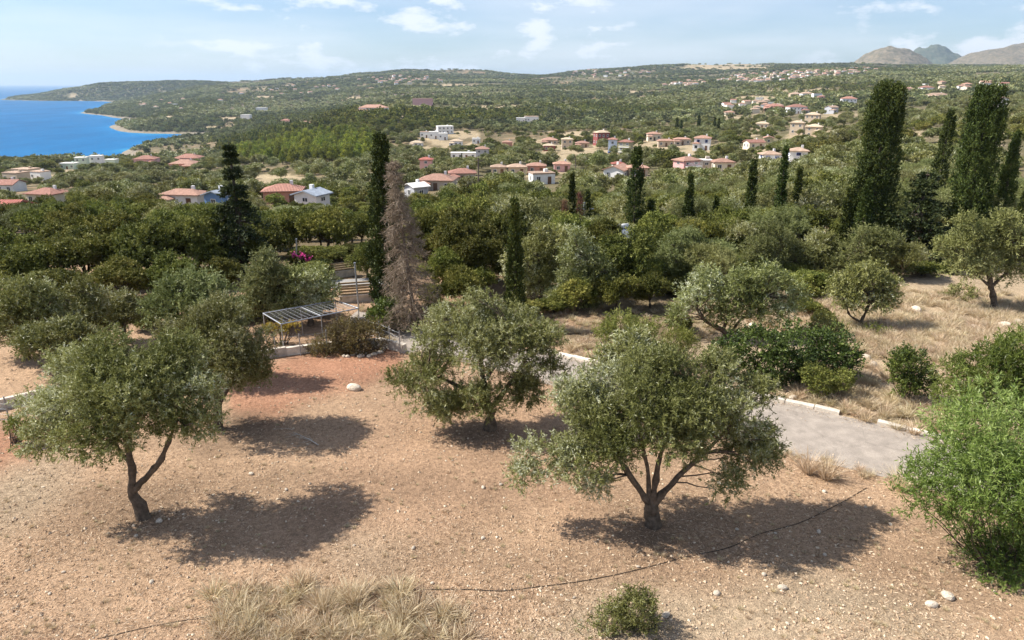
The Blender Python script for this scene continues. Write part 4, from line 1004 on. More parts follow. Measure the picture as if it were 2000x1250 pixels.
CYP = [  # px, Y, top, width px, profile, label, base pixel row
    (748, 0, 258, 74, 'col', "tall dark cypress beside the dead brown conifer", 622, 1),
    (1006, 0, 388, 46, 'cone', "slim dark cypress standing behind the tall silvery olive", 645, 1),
    (1722, 47, 157, 98, 'top', "great square-topped cypress, the tallest of the row by the meadow", None, 1),
    (1690, 46, 350, 50, 'cone', "short cypress fused to the left side of the great cypress", None, 0),
    (1653, 47, 368, 26, 'cone', "thin light green cypress spire left of the great cypress", None, 0),
    (1917, 50, 163, 96, 'top', "shaggy broad cypress towering behind the meadow olive", None, 1),
    (1972, 51, 255, 62, 'cone', "dark cypress leaning against the shaggy broad cypress", None, 0),
    (1845, 62, 210, 38, 'col', "narrow columnar cypress between the two giant cypresses", None, 0),
    (1998, 48, 365, 40, 'cone', "short cypress right of the shaggy broad cypress", None, 0),
    (1242, 50, 283, 44, 'col', "dark narrow cypress in front of the house with white gables", None, 0),
    (1270, 50, 395, 52, 'cone', "bushy dark cypress at the foot of the narrow one by the gables", None, 0),
    (1117, 52, 338, 20, 'cone', "very thin cypress spire beside two rust-brown dead conifers", None, 0),
    (1147, 54, 372, 16, 'cone', "pale thin cypress spire right of the rust-brown dead conifers", None, 0),
    (1346, 52, 340, 30, 'cone', "cypress below the pink apartment block", None, 0),
    (1397, 52, 385, 17, 'cone', "small pencil cypress right of the one below the pink block", None, 0),
    (1468, 54, 308, 24, 'col', "pencil cypress in front of the blue-trimmed white house", None, 0),
    (1528, 52, 285, 32, 'cone', "spear-shaped cypress between the blue-trimmed white houses", None, 0),
    (1557, 53, 325, 28, 'cone', "dark cypress under the white house with the open terrace", None, 0),
]
for i, (px, Y, top, wpx, prof, lab, bp, hi) in enumerate(CYP):
    P = hit(px, bp) if bp else on_ground(px, Y)
    P = stand(px, top, P, 0.35)
    h = at(px, top, P[1])[2] - P[2]; r = wpx * view_depth(P) / FPX / 2
    n = int((6000 if hi else 2400) * min(2.2, max(0.5, r * h / 9)))
    tm, cm = cypress_mesh(400 + i, h, r, n, 6, 0.13 if hi else 0.15, 0.06 if hi else 0.07, prof, lumps=int(24 + 3 * h))
    plant_tree("cypress_tree", P, tm, cm, (1, 1, 1), 0, lab, "cypress", "cypress trees along the lane")
# fir, cedar-like fir, dead conifer, rusty dead conifers
P = stand(457, 275, on_ground(462, 42), 0.35); h = at(455, 275, 42)[2] - P[2]
tm, cm = conifer_mesh(501, h, 2.7, 17, 'fir', droop=0.34, ll=0.20, lw=0.08, sp=14, k=10, nb=7, taper=1.35)
plant_tree("fir_tree", P, tm, cm, (1, 1, 1), 0, "tall ragged dark fir with a thin crooked top above the dense wood", "fir tree")
P = stand(1800, 330, on_ground(1805, 45), 0.4); h = at(1800, 330, 45)[2] - P[2]
tm, cm = conifer_mesh(502, h, 3.0, 14, 'fir', droop=0.25, ll=0.22, lw=0.09, sp=16, k=10, nb=7)
plant_tree("fir_tree", P, tm, cm, (1, 1, 1), 0.6, "shaggy dark fir with drooping tiers between the giant cypresses", "fir tree")
P = stand(806, 320, on_ground(820, 31.2), 0.6); h = at(790, 305, P[1])[2] - P[2]
tm, cm = conifer_mesh(503, h, 1.35, 22, 'deadtwig', leaf=False, droop=0.45, ll=0.26, lw=0.016, barkm='bark_dead', nb=8, sp=12, k=9, bare=0.10)
e = plant_tree("dead_conifer", P, tm, cm, (1, 1, 1), 0, "dead brown conifer with bare drooping twigs beside the tall cypress", "dead tree")
e.rotation_euler = (0, radians(-5), 0)
for i, (px, Y, top, w) in enumerate([(1102, 51, 395, 26), (1132, 53, 380, 24)]):
    P = stand(px, top, on_ground(px, Y), 0.4); h = at(px, top, Y)[2] - P[2]
    tm, cm = cypress_mesh(520 + i, h, w * Y / FPX / 2, 420, 6, 0.2, 0.03, 'cone', 'rust', 20)
    plant_tree("dead_conifer", P, tm, cm, (1, 1, 1), 0, ["rust-brown dead conifer left of the very thin cypress spire", "rust-brown dead conifer between the two thin cypress spires"][i], "dead tree")

# ------------------------------------------------------------------ road, lane, kerb
def surf_strip(name, up, lo, lift, mat, label, nac=10, sub=14):
    U = np.array([hit(*p)[:2] for p in up]); Lw = np.array([hit(*p)[:2] for p in lo])
    def res(a, n):
        d = np.concatenate([[0], np.cumsum(np.linalg.norm(np.diff(a, axis=0), axis=1))]); t = np.linspace(0, d[-1], n)
        q = np.stack([np.interp(t, d, a[:, c]) for c in range(2)], -1)
        for _ in range(6): q[1:-1] = (q[:-2] + 2 * q[1:-1] + q[2:]) / 4
        return q
    n = sub * len(up); U, Lw = res(U, n), res(Lw, n)
    t = np.linspace(0, 1, nac)[None, :, None]
    G = U[:, None] * (1 - t) + Lw[:, None] * t
    z = ground_z(G[..., 0], G[..., 1])
    for _ in range(10):
        z[1:-1] = (z[:-2] + 2 * z[1:-1] + z[2:]) / 4; z[:, 1:-1] = (z[:, :-2] + 2 * z[:, 1:-1] + z[:, 2:]) / 4
    z = np.maximum(z, ground_z(G[..., 0], G[..., 1])) + lift
    V = np.concatenate([G, z[..., None]], -1)
    edge = V[:, [0, -1]].copy(); edge[..., 2] -= 0.15
    I = np.arange(n - 1)[:, None] * nac + np.arange(nac - 1)[None]
    mb = MB(); mb.add(V.reshape(-1, 3), np.stack([I, I + nac, I + nac + 1, I + 1], -1).reshape(-1, 4))
    o = link(name, mb.mesh(name, mat, True)); tag(o, label, name, kind="structure")
    return V
M['road'] = mat_plain("worn_pale_asphalt", (0.40, 0.345, 0.292), 0.95, 0.16, 2.2, 0.3)
nn = M['road'].node_tree.nodes; ll_ = M['road'].node_tree.links
gr = nn.new("ShaderNodeTexNoise"); gr.inputs["Scale"].default_value = 45; gr.inputs["Detail"].default_value = 3
tcr = nn.new("ShaderNodeTexCoord"); ll_.new(tcr.outputs["Object"], gr.inputs["Vector"])
mr_ = nn.new("ShaderNodeMapRange"); mr_.inputs[1].default_value = 0.3; mr_.inputs[2].default_value = 0.7; mr_.inputs[3].default_value = 0.8; mr_.inputs[4].default_value = 1.15
ll_.new(gr.outputs["Fac"], mr_.inputs[0])
mm_ = nn.new("ShaderNodeMix"); mm_.data_type = 'RGBA'; mm_.blend_type = 'MULTIPLY'; mm_.inputs[0].default_value = 1
pb = nn["Principled BSDF"]; src = pb.inputs["Base Color"].links[0].from_socket
vo = nn.new("ShaderNodeTexVoronoi"); vo.feature = 'DISTANCE_TO_EDGE'; vo.inputs["Scale"].default_value = 0.55
wn = nn.new("ShaderNodeTexNoise"); wn.inputs["Scale"].default_value = 1.7; wn.inputs["Detail"].default_value = 6; ll_.new(tcr.outputs["Object"], wn.inputs["Vector"])
wm = nn.new("ShaderNodeMix"); wm.data_type = 'RGBA'; wm.inputs[0].default_value = 0.35; ll_.new(tcr.outputs["Object"], wm.inputs[6]); ll_.new(wn.outputs["Color"], wm.inputs[7]); ll_.new(wm.outputs[2], vo.inputs["Vector"])
ck = nn.new("ShaderNodeMapRange"); ck.inputs[1].default_value = 0.0; ck.inputs[2].default_value = 0.018; ck.inputs[3].default_value = 0.88; ck.inputs[4].default_value = 1.0; ll_.new(vo.outputs["Distance"], ck.inputs[0])
pt_ = nn.new("ShaderNodeMapRange"); pt_.inputs[1].default_value = 0.40; pt_.inputs[2].default_value = 0.62; pt_.inputs[3].default_value = 0.92; pt_.inputs[4].default_value = 1.06; ll_.new(wn.outputs["Fac"], pt_.inputs[0])
m1_ = nn.new("ShaderNodeMath"); m1_.operation = 'MULTIPLY'; ll_.new(ck.outputs[0], m1_.inputs[0]); ll_.new(pt_.outputs[0], m1_.inputs[1])
m2_ = nn.new("ShaderNodeMath"); m2_.operation = 'MULTIPLY'; ll_.new(m1_.outputs[0], m2_.inputs[0]); ll_.new(mr_.outputs[0], m2_.inputs[1])
ll_.new(src, mm_.inputs[6]); ll_.new(m2_.outputs[0], mm_.inputs[7]); ll_.new(mm_.outputs[2], pb.inputs["Base Color"])
ROAD_UP = [(2150, 960), (1990, 903), (1820, 856), (1700, 826), (1560, 793), (1480, 778), (1300, 742), (1100, 698), (960, 668), (870, 650), (800, 641), (745, 622), (700, 606)]
ROAD_LO = [(2080, 1060), (1900, 985), (1780, 946), (1640, 912), (1500, 880), (1400, 850), (1300, 822), (1120, 765), (1000, 732), (900, 706), (800, 690), (735, 655), (670, 630)]
RV = surf_strip("road", ROAD_UP, ROAD_LO, 0.012, M['road'], "pale worn asphalt road crossing behind the field olives")
M['lane'] = mat_plain("grey_asphalt", (0.30, 0.29, 0.28), 0.95, 0.15, 2.0, 0.3)
surf_strip("lane", [(780, 541), (705, 545), (655, 548), (560, 552)], [(780, 556), (705, 560), (655, 564), (560, 569)], 0.03, M['lane'], "grey lane behind the slatted timber fence")
# kerb stones on the far edge of the road, one by one
kr = empty("kerb", RV[0, 0], 0, "chipped pale concrete kerb along the far edge of the road", "kerb")
edge = RV[:, 0]; d = np.concatenate([[0], np.cumsum(np.linalg.norm(np.diff(edge[:, :2], axis=0), axis=1))])
pos = 0.3; ki = 0
while pos < d[-1] - 9.5:
    ln = random.uniform(0.8, 1.2)
    a = np.array([np.interp(pos, d, edge[:, c]) for c in range(3)]); b_ = np.array([np.interp(pos + ln - 0.03, d, edge[:, c]) for c in range(3)])
    ax = unit(b_ - a); nrm = unit(np.array([ax[1], -ax[0], 0])); nrm = -nrm if nrm[1] < 0 else nrm
    w = 0.20; h0 = 0.13 + random.uniform(-0.02, 0.015)
    ring = []
    for q, hh_ in ((a, h0), (b_, h0 + random.uniform(-0.012, 0.012))):
        ring.append([q + nrm * x + np.array([0, 0, z]) for x, z in ((-0.01, -0.2), (0.0, hh_ - 0.03), (0.03, hh_), (w - 0.02, hh_), (w, hh_ - 0.02), (w, -0.2))])
    V = np.array(ring).reshape(-1, 3) - RV[0, 0]
    mb = MB(); mb.add(V, [(k, (k + 1) % 6, 6 + (k + 1) % 6, 6 + k) for k in range(6)]); mb.add(V[:6], [(5, 4, 3, 2, 1, 0)]); mb.add(V[6:], [(0, 1, 2, 3, 4, 5)])
    if ki % 13 != 6:
        link("kerb_stone", mb.mesh("kerb_stone", M['kerbwhite']), kr)
    pos += ln; ki += 1

# ------------------------------------------------------------------ low boundary wall, wire fence
WALL = [(-60, 812), (0, 800), (62, 786), (180, 762), (300, 738), (430, 715), (560, 694), (640, 684), (745, 677), (792, 690)]
wp = np.array([hit(*p) for p in WALL])
wl = empty("boundary_wall", wp[0], 0, "low pale concrete wall dividing the field from the gardens", "wall")
for i in range(len(wp) - 1):
    a, b_ = wp[i] - wp[0], wp[i + 1] - wp[0]
    n = max(1, int(np.linalg.norm(b_ - a) / 2.2))
    for j in range(n):
        p, q = a + (b_ - a) * j / n, a + (b_ - a) * ((j + 1) / n - 0.006)
        ax = unit(q - p); nr_ = np.array([-ax[1], ax[0], 0]) * 0.09
        h = 0.36 + 0.02 * ((i + j) % 3)
        mb = MB()
        V = [p - nr_ - [0, 0, .3], q - nr_ - [0, 0, .3], q + nr_ - [0, 0, .3], p + nr_ - [0, 0, .3], p - nr_ + [0, 0, h], q - nr_ + [0, 0, h], q + nr_ + [0, 0, h], p + nr_ + [0, 0, h]]
        mb.add(V, [(0, 1, 5, 4), (1, 2, 6, 5), (2, 3, 7, 6), (3, 0, 4, 7), (4, 5, 6, 7)])
        link("wall_section", mb.mesh("wall_section", M['concrete']), wl)
def wire_fence(pts, h, label, nw=5, pr=0.025):
    P = np.array([hit(*p) for p in pts])
    f = empty("wire_fence", P[0], 0, label, "fence")
    for p in P:
        mb = MB(); mb.tube([p - P[0] - [0, 0, .3], p - P[0] + [0, 0, h]], pr, 7); link("post", mb.mesh("fence_post", M['wire'], True), f)
    for k in range(nw):
        z = h * (k + 0.6) / nw
        mb = MB(); q = []
        for a, b_ in zip(P[:-1], P[1:]):
            for t in np.linspace(0, 1, 5)[:-1]: q.append(a + (b_ - a) * t - P[0] + [0, 0, z - 0.03 * sin(pi * t)])
        q.append(P[-1] - P[0] + [0, 0, z]); mb.tube(q, 0.004, 4); link("wire", mb.mesh("fence_wire", M['wire']), f)
    return f
wire_fence([(722, 668), (742, 672), (762, 682), (782, 692)], 1.05, "leaning wire fence with grey posts at the lane corner")
wire_fence([(-30, 818), (20, 828), (90, 806)], 1.0, "wire fence with a thin steel post before the low concrete wall")
wire_fence([(540, 700), (588, 696), (640, 688)], 1.0, "wire fence below the metal pergola frame")

# pergola of steel tube with a mesh roof
zt = 1.3
def top_pt(px, py):
    dx, dy, dz = ray(px, py); t = (zt - CAM_H) / dz; return np.array([dx * t, dy * t, zt])
c4 = [top_pt(514, 612), top_pt(655, 587), top_pt(700, 602), top_pt(549, 633)]
pb_ = np.array([c4[3][0], c4[3][1], float(ground_z(c4[3][0], c4[3][1]))])
pg = empty("pergola", pb_, 0, "open galvanised steel pergola frame with a wire mesh roof", "pergola")
def rod(a, b_, r, nm, par, org, mat='steel', n=6):
    mb = MB(); mb.tube([np.asarray(a) - org, np.asarray(b_) - org], r, n); return link(nm, mb.mesh(nm, M[mat], True), par)
m0, m1 = (c4[0] + c4[1]) / 2 * 1.0, (c4[3] + c4[2]) / 2
for a, b_ in ((c4[0], c4[1]), (c4[3], c4[2]), (c4[0], c4[3]), (c4[1], c4[2]), (m0, m1)): rod(a, b_, 0.030, "roof_beam", pg, pb_)
for c in (c4[0], c4[1], c4[2], c4[3], m0, m1):
    g = np.array([c[0], c[1], float(ground_z(c[0], c[1])) - 0.2]); rod(g, c - [0, 0, 0.03], 0.024, "post", pg, pb_)
for k in range(1, 15):
    t = k / 15; rod(c4[0] * (1 - t) + c4[1] * t + [0, 0, .034], c4[3] * (1 - t) + c4[2] * t + [0, 0, .034], 0.007, "roof_wire", pg, pb_, 'wire', 4)
for k in range(1, 9):
    t = k / 9; rod(c4[0] * (1 - t) + c4[3] * t + [0, 0, .042], c4[1] * (1 - t) + c4[2] * t + [0, 0, .042], 0.007, "roof_wire", pg, pb_, 'wire', 4)
b0 = hit(701, 604); t0 = at(693, 515, b0[1])
o = empty("steel_pole", b0, 0, "tall thin galvanised steel pole rising behind the pergola", "pole")
rod(b0 - [0, 0, .3], t0, 0.045, "shaft", o, b0, 'steel', 8); rod(t0 - [0, 0, .02], t0 + [0, 0, .06], 0.06, "cap", o, b0, 'steel', 8)
b0 = on_ground(579, 44); t0 = at(579, 468, 44)
o = empty("steel_pole", b0, 0, "short pale pole above the pink bougainvillea", "pole")
rod(b0 - [0, 0, .3], t0, 0.04, "shaft", o, b0, 'steel', 8); rod(t0 - [0, 0, .02], t0 + [0, 0, .06], 0.055, "cap", o, b0, 'steel', 8)

def slat_fence(p0, p1, h, ns, label, wallh=0.35):
    A, B = hit(*p0), hit(*p1)
    f = empty("timber_fence", A, 0, label, "fence")
    ax = unit(np.array([B[0] - A[0], B[1] - A[1], 0])); nr_ = np.array([-ax[1], ax[0], 0]); Ln = np.linalg.norm((B - A)[:2])
    def bar(s0, s1, z0, z1, t, nm, mat):
        mb = MB(); V = []
        for s in (s0, s1):
            for y in (-t, t):
                for z in (z0, z1): V.append(ax * s + nr_ * y + np.array([0, 0, z + (B[2] - A[2]) * s / Ln]))
        mb.add(V, [(0, 1, 3, 2), (4, 6, 7, 5), (0, 4, 5, 1), (2, 3, 7, 6), (0, 2, 6, 4), (1, 5, 7, 3)]); link(nm, mb.mesh(nm, M[mat]), f)
    bar(0, Ln, -0.3, wallh, 0.10, "base_wall", 'concrete')
    bar(-0.04, Ln + 0.04, wallh + 0.002, wallh + 0.06, 0.13, "coping", 'kerbwhite')
    n = max(2, int(Ln / 1.3) + 1)
    for i in range(n): s = i * Ln / (n - 1); bar(s - 0.035, s + 0.035, wallh + 0.062, wallh + h, 0.035, "post", 'wood')
    for k in range(ns):
        z = wallh + 0.10 + (h - 0.14) * k / (ns - 1); bar(0, Ln, z - 0.045, z + 0.035, 0.020 + 0.018, "slat", 'wood')
slat_fence((664, 592), (726, 588), 0.75, 5, "slatted timber fence on a low coped wall beside the tall cypress")
slat_fence((640, 545), (695, 538), 0.55, 4, "farther slatted timber fence on a low wall behind the grey lane")

# ------------------------------------------------------------------ shrubs
def shrub(name, Y, items, mat, n, k, ll, lw, tw, label, cat="shrub", seed=600, up=0.5, base=None, spread=0.9, out=0.8, vbase=0.45, down=0.7, lump=0.2, gap=-1.1, group=None, stems=26):
    cx = float(np.mean([i[0] for i in items]))
    B = on_ground(cx, Y)
    lob = lobes_px(B, Y, items)
    cm, P = crown_mesh(name + "_foliage", M[mat], lob, n, k, ll, lw, tw, seed, up=up, out=out, shell=0.4, down=down, lump=lump, gap=gap, vbase=vbase, spread=spread)
    rng = np.random.default_rng(seed)
    mb = MB()
    for e_ in P[rng.choice(len(P), min(stems, len(P)), replace=False)]:
        s = np.array([e_[0] * 0.25 + rng.normal() * 0.08, e_[1] * 0.25 + rng.normal() * 0.08, 0.0])
        s[2] = float(ground_z(B[0] + s[0], B[1] + s[1])) - B[2] - 0.1
        mb.tube(bend_path(s, e_, rng, 5, 0.2), np.linspace(0.016, 0.006, 5), 5, False)
    e = empty(name, B, 0, label, cat, group)
    link("stems", mb.mesh(name + "_stems", M['bark_d'], True), e); link("foliage", cm, e)
    return e
shrub("oleander_bush", 14.6, [(1885, 915, 100), (1965, 865, 105), (1835, 965, 66), (1960, 1000, 105), (2070, 950, 130), (1900, 845, 62), (1965, 1095, 66, -0.4), (2030, 1110, 80, -0.4), (1985, 1150, 44, -0.7), (1945, 1150, 34, -0.8), (2040, 1165, 60, -0.7), (1810, 930, 40), (2060, 1060, 90), (1930, 950, 90, -0.6)],
      'oleander', 4600, 11, 0.125, 0.026, 0.34, "big bright green oleander bush spilling down beside the field", seed=601, up=0.75, down=0.9, stems=60)
shrub("oleander_bush", 18.2, [(1900, 735, 52), (1960, 750, 66), (2030, 725, 80), (1872, 785, 40), (1990, 700, 40), (2060, 800, 80), (1950, 800, 52)],
      'oleander', 2300, 11, 0.15, 0.030, 0.34, "bright green oleander bush behind the big one, nearer the road", seed=602, up=0.7, stems=40)
shrub("olive_sucker_bush", 12.35, [(1238, 1205, 36), (1195, 1228, 36), (1148, 1250, 30), (1258, 1248, 36), (1215, 1262, 48), (1120, 1268, 34), (1250, 1180, 24)],
      'olive', 1500, 12, 0.085, 0.020, 0.26, "low grey-green olive sucker bush on the near stony ground", seed=603, up=1.2, out=0.5, stems=30)
shrub("lentisk_bush", 25.6, [(1480, 685, 55), (1560, 672, 60), (1620, 692, 46), (1425, 690, 34), (1530, 712, 48), (1600, 715, 44), (1650, 705, 26)],
      'lentisk', 2600, 9, 0.11, 0.055, 0.22, "sprawling dark green lentisk thicket above the road kerb", seed=604, vbase=0.4, stems=50)
shrub("lentisk_bush", 24.0, [(1640, 742, 24), (1592, 736, 24), (1615, 750, 20)], 'broom', 520, 9, 0.10, 0.04, 0.2, "small light green bush below the dark lentisk thicket", seed=605)
shrub("lentisk_bush", 23.6, [(1775, 722, 34), (1762, 755, 28), (1800, 748, 24), (1765, 700, 20)], 'lentisk', 800, 9, 0.10, 0.045, 0.24, "upright dark green bush alone in the dry grass", seed=606, up=0.9)
shrub("broom_bush", 27.0, [(1325, 668, 28), (1345, 680, 20), (1310, 690, 20)], 'broom', 420, 10, 0.14, 0.02, 0.3, "yellow-green broom bush left of the dark lentisk thicket", seed=607, up=1.2)
shrub("spiky_bush", 25.8, [(1212, 648, 34), (1250, 648, 30), (1180, 655, 20)], 'broom', 520, 10, 0.12, 0.03, 0.34, "spiky bright green bush poking above the small round olive", seed=608, up=1.3, out=0.5)
shrub("broom_bush", 37.0, [(1876, 580, 26), (1860, 588, 16)], 'olive_y', 260, 9, 0.13, 0.05, 0.25, "low green bush in the meadow near the clean-trunked olive", seed=609)
shrub("broom_bush", 30.5, [(1612, 640, 22), (1640, 648, 18), (1590, 655, 14)], 'olive_y', 260, 9, 0.12, 0.05, 0.25, "low green bush beneath the small twisted olive", seed=610)
shrub("lentisk_bush", 31.5, [(762, 612, 30), (740, 625, 20), (790, 628, 22)], 'lentisk', 620, 9, 0.12, 0.06, 0.24, "dark bush at the foot of the tall cypress", seed=611)
shrub("dry_hedge", 28.8, [(640, 668, 32), (678, 655, 34), (718, 660, 32), (700, 682, 28), (622, 686, 22), (665, 690, 22)],
      'autumn', 1700, 10, 0.10, 0.03, 0.3, "rounded browning hedge beside the pergola and the lane corner", "hedge", seed=612, up=0.7, stems=50)
shrub("yellow_shrub", 29.8, [(545, 640, 11), (572, 638, 10), (528, 642, 9)], 'yellow', 110, 9, 0.09, 0.05, 0.2, "yellow-leaved climber under the pergola roof", seed=613)
shrub("brown_bush", 21.5, [(1505, 862, 20), (1498, 845, 16)], 'autumn', 260, 9, 0.07, 0.03, 0.2, "small reddish-brown bush at the road edge by the spreading olive", seed=614)
e = shrub("bougainvillea", 43.0, [(580, 512, 13), (602, 505, 12), (594, 520, 12)], 'ever', 200, 8, 0.16, 0.09, 0.2, "bougainvillea with magenta flowers behind the pergola olives", seed=615)
rng = np.random.default_rng(616); B_ = np.array(e.location); mb = MB()
for (px, py) in ((572, 497), (588, 498), (594, 500), (604, 507), (586, 503), (600, 511)):
    c = at(px, py, 42.6) - B_; Pp = c + rng.normal(size=(26, 3)) * 0.08; mb.add(*leaf_cards(Pp, unit(rng.normal(size=(26, 3))), 0.13, 0.11, rng.uniform(size=26), rng))
tag(link("flowers", mb.mesh("bougainvillea_flowers", M['pink']), e), kind="stuff")
for i, (px, Y, items) in enumerate([(40, 20.4, [(36, 828, 16), (20, 832, 12)]), (1450, 31.5, [(1452, 668, 16), (1470, 672, 12)]), (1700, 31, [(1705, 648, 16), (1725, 654, 12)])]):
    shrub("small_weed", Y, items, 'broom', 150, 8, 0.09, 0.03, 0.2, ["small green weed by the wire fence before the low wall", "small green bush at the foot of the slanting-limbed olive", "small green weed at the foot of the twisted olive"][i], "weed", seed=620 + i)

# ------------------------------------------------------------------ dry grass
def tuft_mesh(seed, n, h, r, lean=0.35, w=0.008):
    rng = np.random.default_rng(seed); mb = MB()
    a = rng.uniform(0, 2 * pi, n); q = r * np.sqrt(rng.uniform(0, 1, n))
    b0 = np.stack([q * np.cos(a), q * np.sin(a), np.full(n, -0.02)], -1)
    d = unit(np.stack([np.cos(a) * lean, np.sin(a) * lean, np.ones(n)], -1) + rng.normal(size=(n, 3)) * 0.22)
    hh_ = h * rng.uniform(0.45, 1.1, n)[:, None]
    bend = np.stack([np.cos(a), np.sin(a), -0.4 * np.ones(n)], -1) * hh_ * rng.uniform(0.05, 0.45, (n, 1))
    s = unit(np.cross(d, rng.normal(size=(n, 3)))) * w
    m1 = b0 + d * hh_ * 0.55 + bend * 0.3; tp = b0 + d * hh_ + bend
    V = np.stack([b0 - s, b0 + s, m1 + s * 0.8, m1 - s * 0.8, tp + s * 0.2, tp - s * 0.2], 1).reshape(-1, 3)
    k = np.arange(n)[:, None] * 6
    F = np.concatenate([k + [0, 1, 2, 3], k + [3, 2, 4, 5]], 0)
    v = rng.uniform(0.1, 1, n); mb.add(V, F, np.concatenate([v, v]))
    return mb.mesh("grass_tuft", M['straw'])
TUFT = [tuft_mesh(700 + i, 130, 0.55, 0.14) for i in range(3)]
TALL = [tuft_mesh(710 + i, 170, 0.9, 0.14, 0.22) for i in range(2)]
def tuft(px, py, s, label, me_=None, group=None):
    P = hit(px, py); o = link("dry_grass_tuft", me_ or random.choice(TUFT), None, P); o.scale = (s, s, s); o.rotation_euler = (0, 0, random.uniform(0, 6))
    return tag(o, label, "grass tuft", group)
tuft(1578, 925, 0.95, "tall golden grass tuft at the near road edge", TALL[0]); tuft(1614, 936, 0.95, "bushy golden grass tuft on the near road edge, closer to the oleander", TALL[1])
tuft(1758, 958, 0.9, "straw grass tuft squeezed between the road and the oleander", TALL[0])
tuft(632, 1195, 0.75, "tall golden grass tuft standing up in the near grass patch", TALL[1]); tuft(690, 1182, 0.75, "golden grass tuft standing beside the end of the black hose", TALL[0])
tuft(485, 1235, 0.75, "dense straw tuft at the edge of the near grass patch, by the thin hose", TALL[1])
for (px, py, s) in [(1690, 822, .8), (1750, 838, .8), (1785, 848, .9), (1660, 800, .7), (1725, 815, .8), (1560, 775, .7), (1620, 790, .7), (1700, 800, .9), (1770, 815, 1.0)]:
    tuft(px, py, s, f"{'tall' if s > .8 else ('knee-high' if s > .7 else 'low')} dry straw tuft behind the kerb {'near the lentisk thicket' if px < 1650 else ('midway along' if px < 1740 else 'close to the oleander')}", None, "straw tufts behind the kerb")

def scatter(name, pts, scl, rot, idx, protos, label, cat):
    """points -> instances through geometry nodes; one object that nobody could count"""
    me_ = bpy.data.meshes.new(name); me_.vertices.add(len(pts)); me_.vertices.foreach_set("co", np.asarray(pts, np.float32).ravel()); me_.update()
    for nm, dat, ty in (("scl", scl, 'FLOAT_VECTOR'), ("rot", rot, 'FLOAT_VECTOR')):
        a = me_.attributes.new(nm, ty, 'POINT'); a.data.foreach_set("vector", np.asarray(dat, np.float32).ravel())
    a = me_.attributes.new("idx", 'INT', 'POINT'); a.data.foreach_set("value", np.asarray(idx, np.int32))
    o = link(name, me_); tag(o, label, cat, kind="stuff")
    ng = bpy.data.node_groups.new(name, 'GeometryNodeTree')
    ng.interface.new_socket("Geometry", in_out='INPUT', socket_type='NodeSocketGeometry'); ng.interface.new_socket("Geometry", in_out='OUTPUT', socket_type='NodeSocketGeometry')
    N = ng.nodes; K = ng.links
    gi = N.new("NodeGroupInput"); go = N.new("NodeGroupOutput"); jn = N.new("GeometryNodeJoinGeometry")
    def attr(nm, ty):
        q = N.new("GeometryNodeInputNamedAttribute"); q.data_type = ty; q.inputs["Name"].default_value = nm; return q.outputs["Attribute"]
    sc_, ro_, ix = attr("scl", 'FLOAT_VECTOR'), attr("rot", 'FLOAT_VECTOR'), attr("idx", 'INT')
    e2r = N.new("FunctionNodeEulerToRotation"); K.new(ro_, e2r.inputs[0])
    for i, po in enumerate(protos):
        cp = N.new("FunctionNodeCompare"); cp.data_type = 'INT'; cp.operation = 'EQUAL'
        K.new(ix, cp.inputs[2]); cp.inputs[3].default_value = i
        oi = N.new("GeometryNodeObjectInfo"); oi.inputs["Object"].default_value = po; oi.transform_space = 'ORIGINAL'; oi.inputs["As Instance"].default_value = True
        ip = N.new("GeometryNodeInstanceOnPoints")
        K.new(gi.outputs[0], ip.inputs["Points"]); K.new(cp.outputs[0], ip.inputs["Selection"]); K.new(oi.outputs["Geometry"], ip.inputs["Instance"])
        K.new(e2r.outputs[0], ip.inputs["Rotation"]); K.new(sc_, ip.inputs["Scale"])
        K.new(ip.outputs[0], jn.inputs[0])
    K.new(jn.outputs[0], go.inputs[0])
    md = o.modifiers.new("scatter", 'NODES'); md.node_group = ng
    return o
def proto(me_): return bpy.data.objects.new(me_.name, me_)
TUFT_O = [proto(m_) for m_ in TUFT]
def plane_pts(n, poly=None, box=(-60, 2060, 690, 1275), rng=RNG, soft=22.0):
    px = rng.uniform(box[0], box[1], n); py = rng.uniform(box[2], box[3], n)
    if poly is not None:
        k = in_poly(px + rng.normal(size=n) * soft, py + rng.normal(size=n) * soft * 0.5, poly); px, py = px[k], py[k]
    dx, dy, dz = (px - 1000) / FPX, CP + (625 - py) / FPX * SP, -SP + (625 - py) / FPX * CP
    t = CAM_H / -dz
    return dx * t, dy * t, px, py
ROADP = [(p[0], p[1] - 2) for p in ROAD_UP] + [(p[0], p[1] + 2) for p in ROAD_LO[::-1]]
gp = []
for poly, box, n, s0 in (
        ([(1560, 590), (1700, 560), (1850, 565), (2060, 600), (2060, 720), (1860, 740), (1700, 690), (1560, 650)], (1560, 2060, 560, 740), 1500, 0.75),
        ([(1130, 660), (1300, 690), (1500, 750), (1560, 760), (1700, 690), (1860, 730), (1860, 850), (1560, 785), (1100, 690)], (1100, 1860, 650, 850), 800, 0.7),
        ([(440, 1175), (600, 1140), (800, 1165), (880, 1200), (900, 1280), (400, 1280)], (340, 960, 1120, 1290), 330, 0.72),
        ([(1300, 600), (1560, 590), (1560, 660), (1330, 660)], (1300, 1560, 580, 670), 200, 0.6),
        ([(720, 600), (900, 600), (960, 650), (860, 645), (800, 636)], (720, 960, 600, 650), 160, 0.6),
        ([(860, 600), (1300, 590), (1330, 690), (1150, 680), (960, 640)], (840, 1340, 580, 700), 420, 0.5),
        (None, (-60, 2060, 720, 1275), 900, 0.16)):
    X, Y, px, py = plane_pts(n, poly, box)
    k = ~in_poly(px, py, ROADP); X, Y = X[k], Y[k]
    gp.append((X, Y, s0 * RNG.uniform(0.5, 1.25, len(X))))
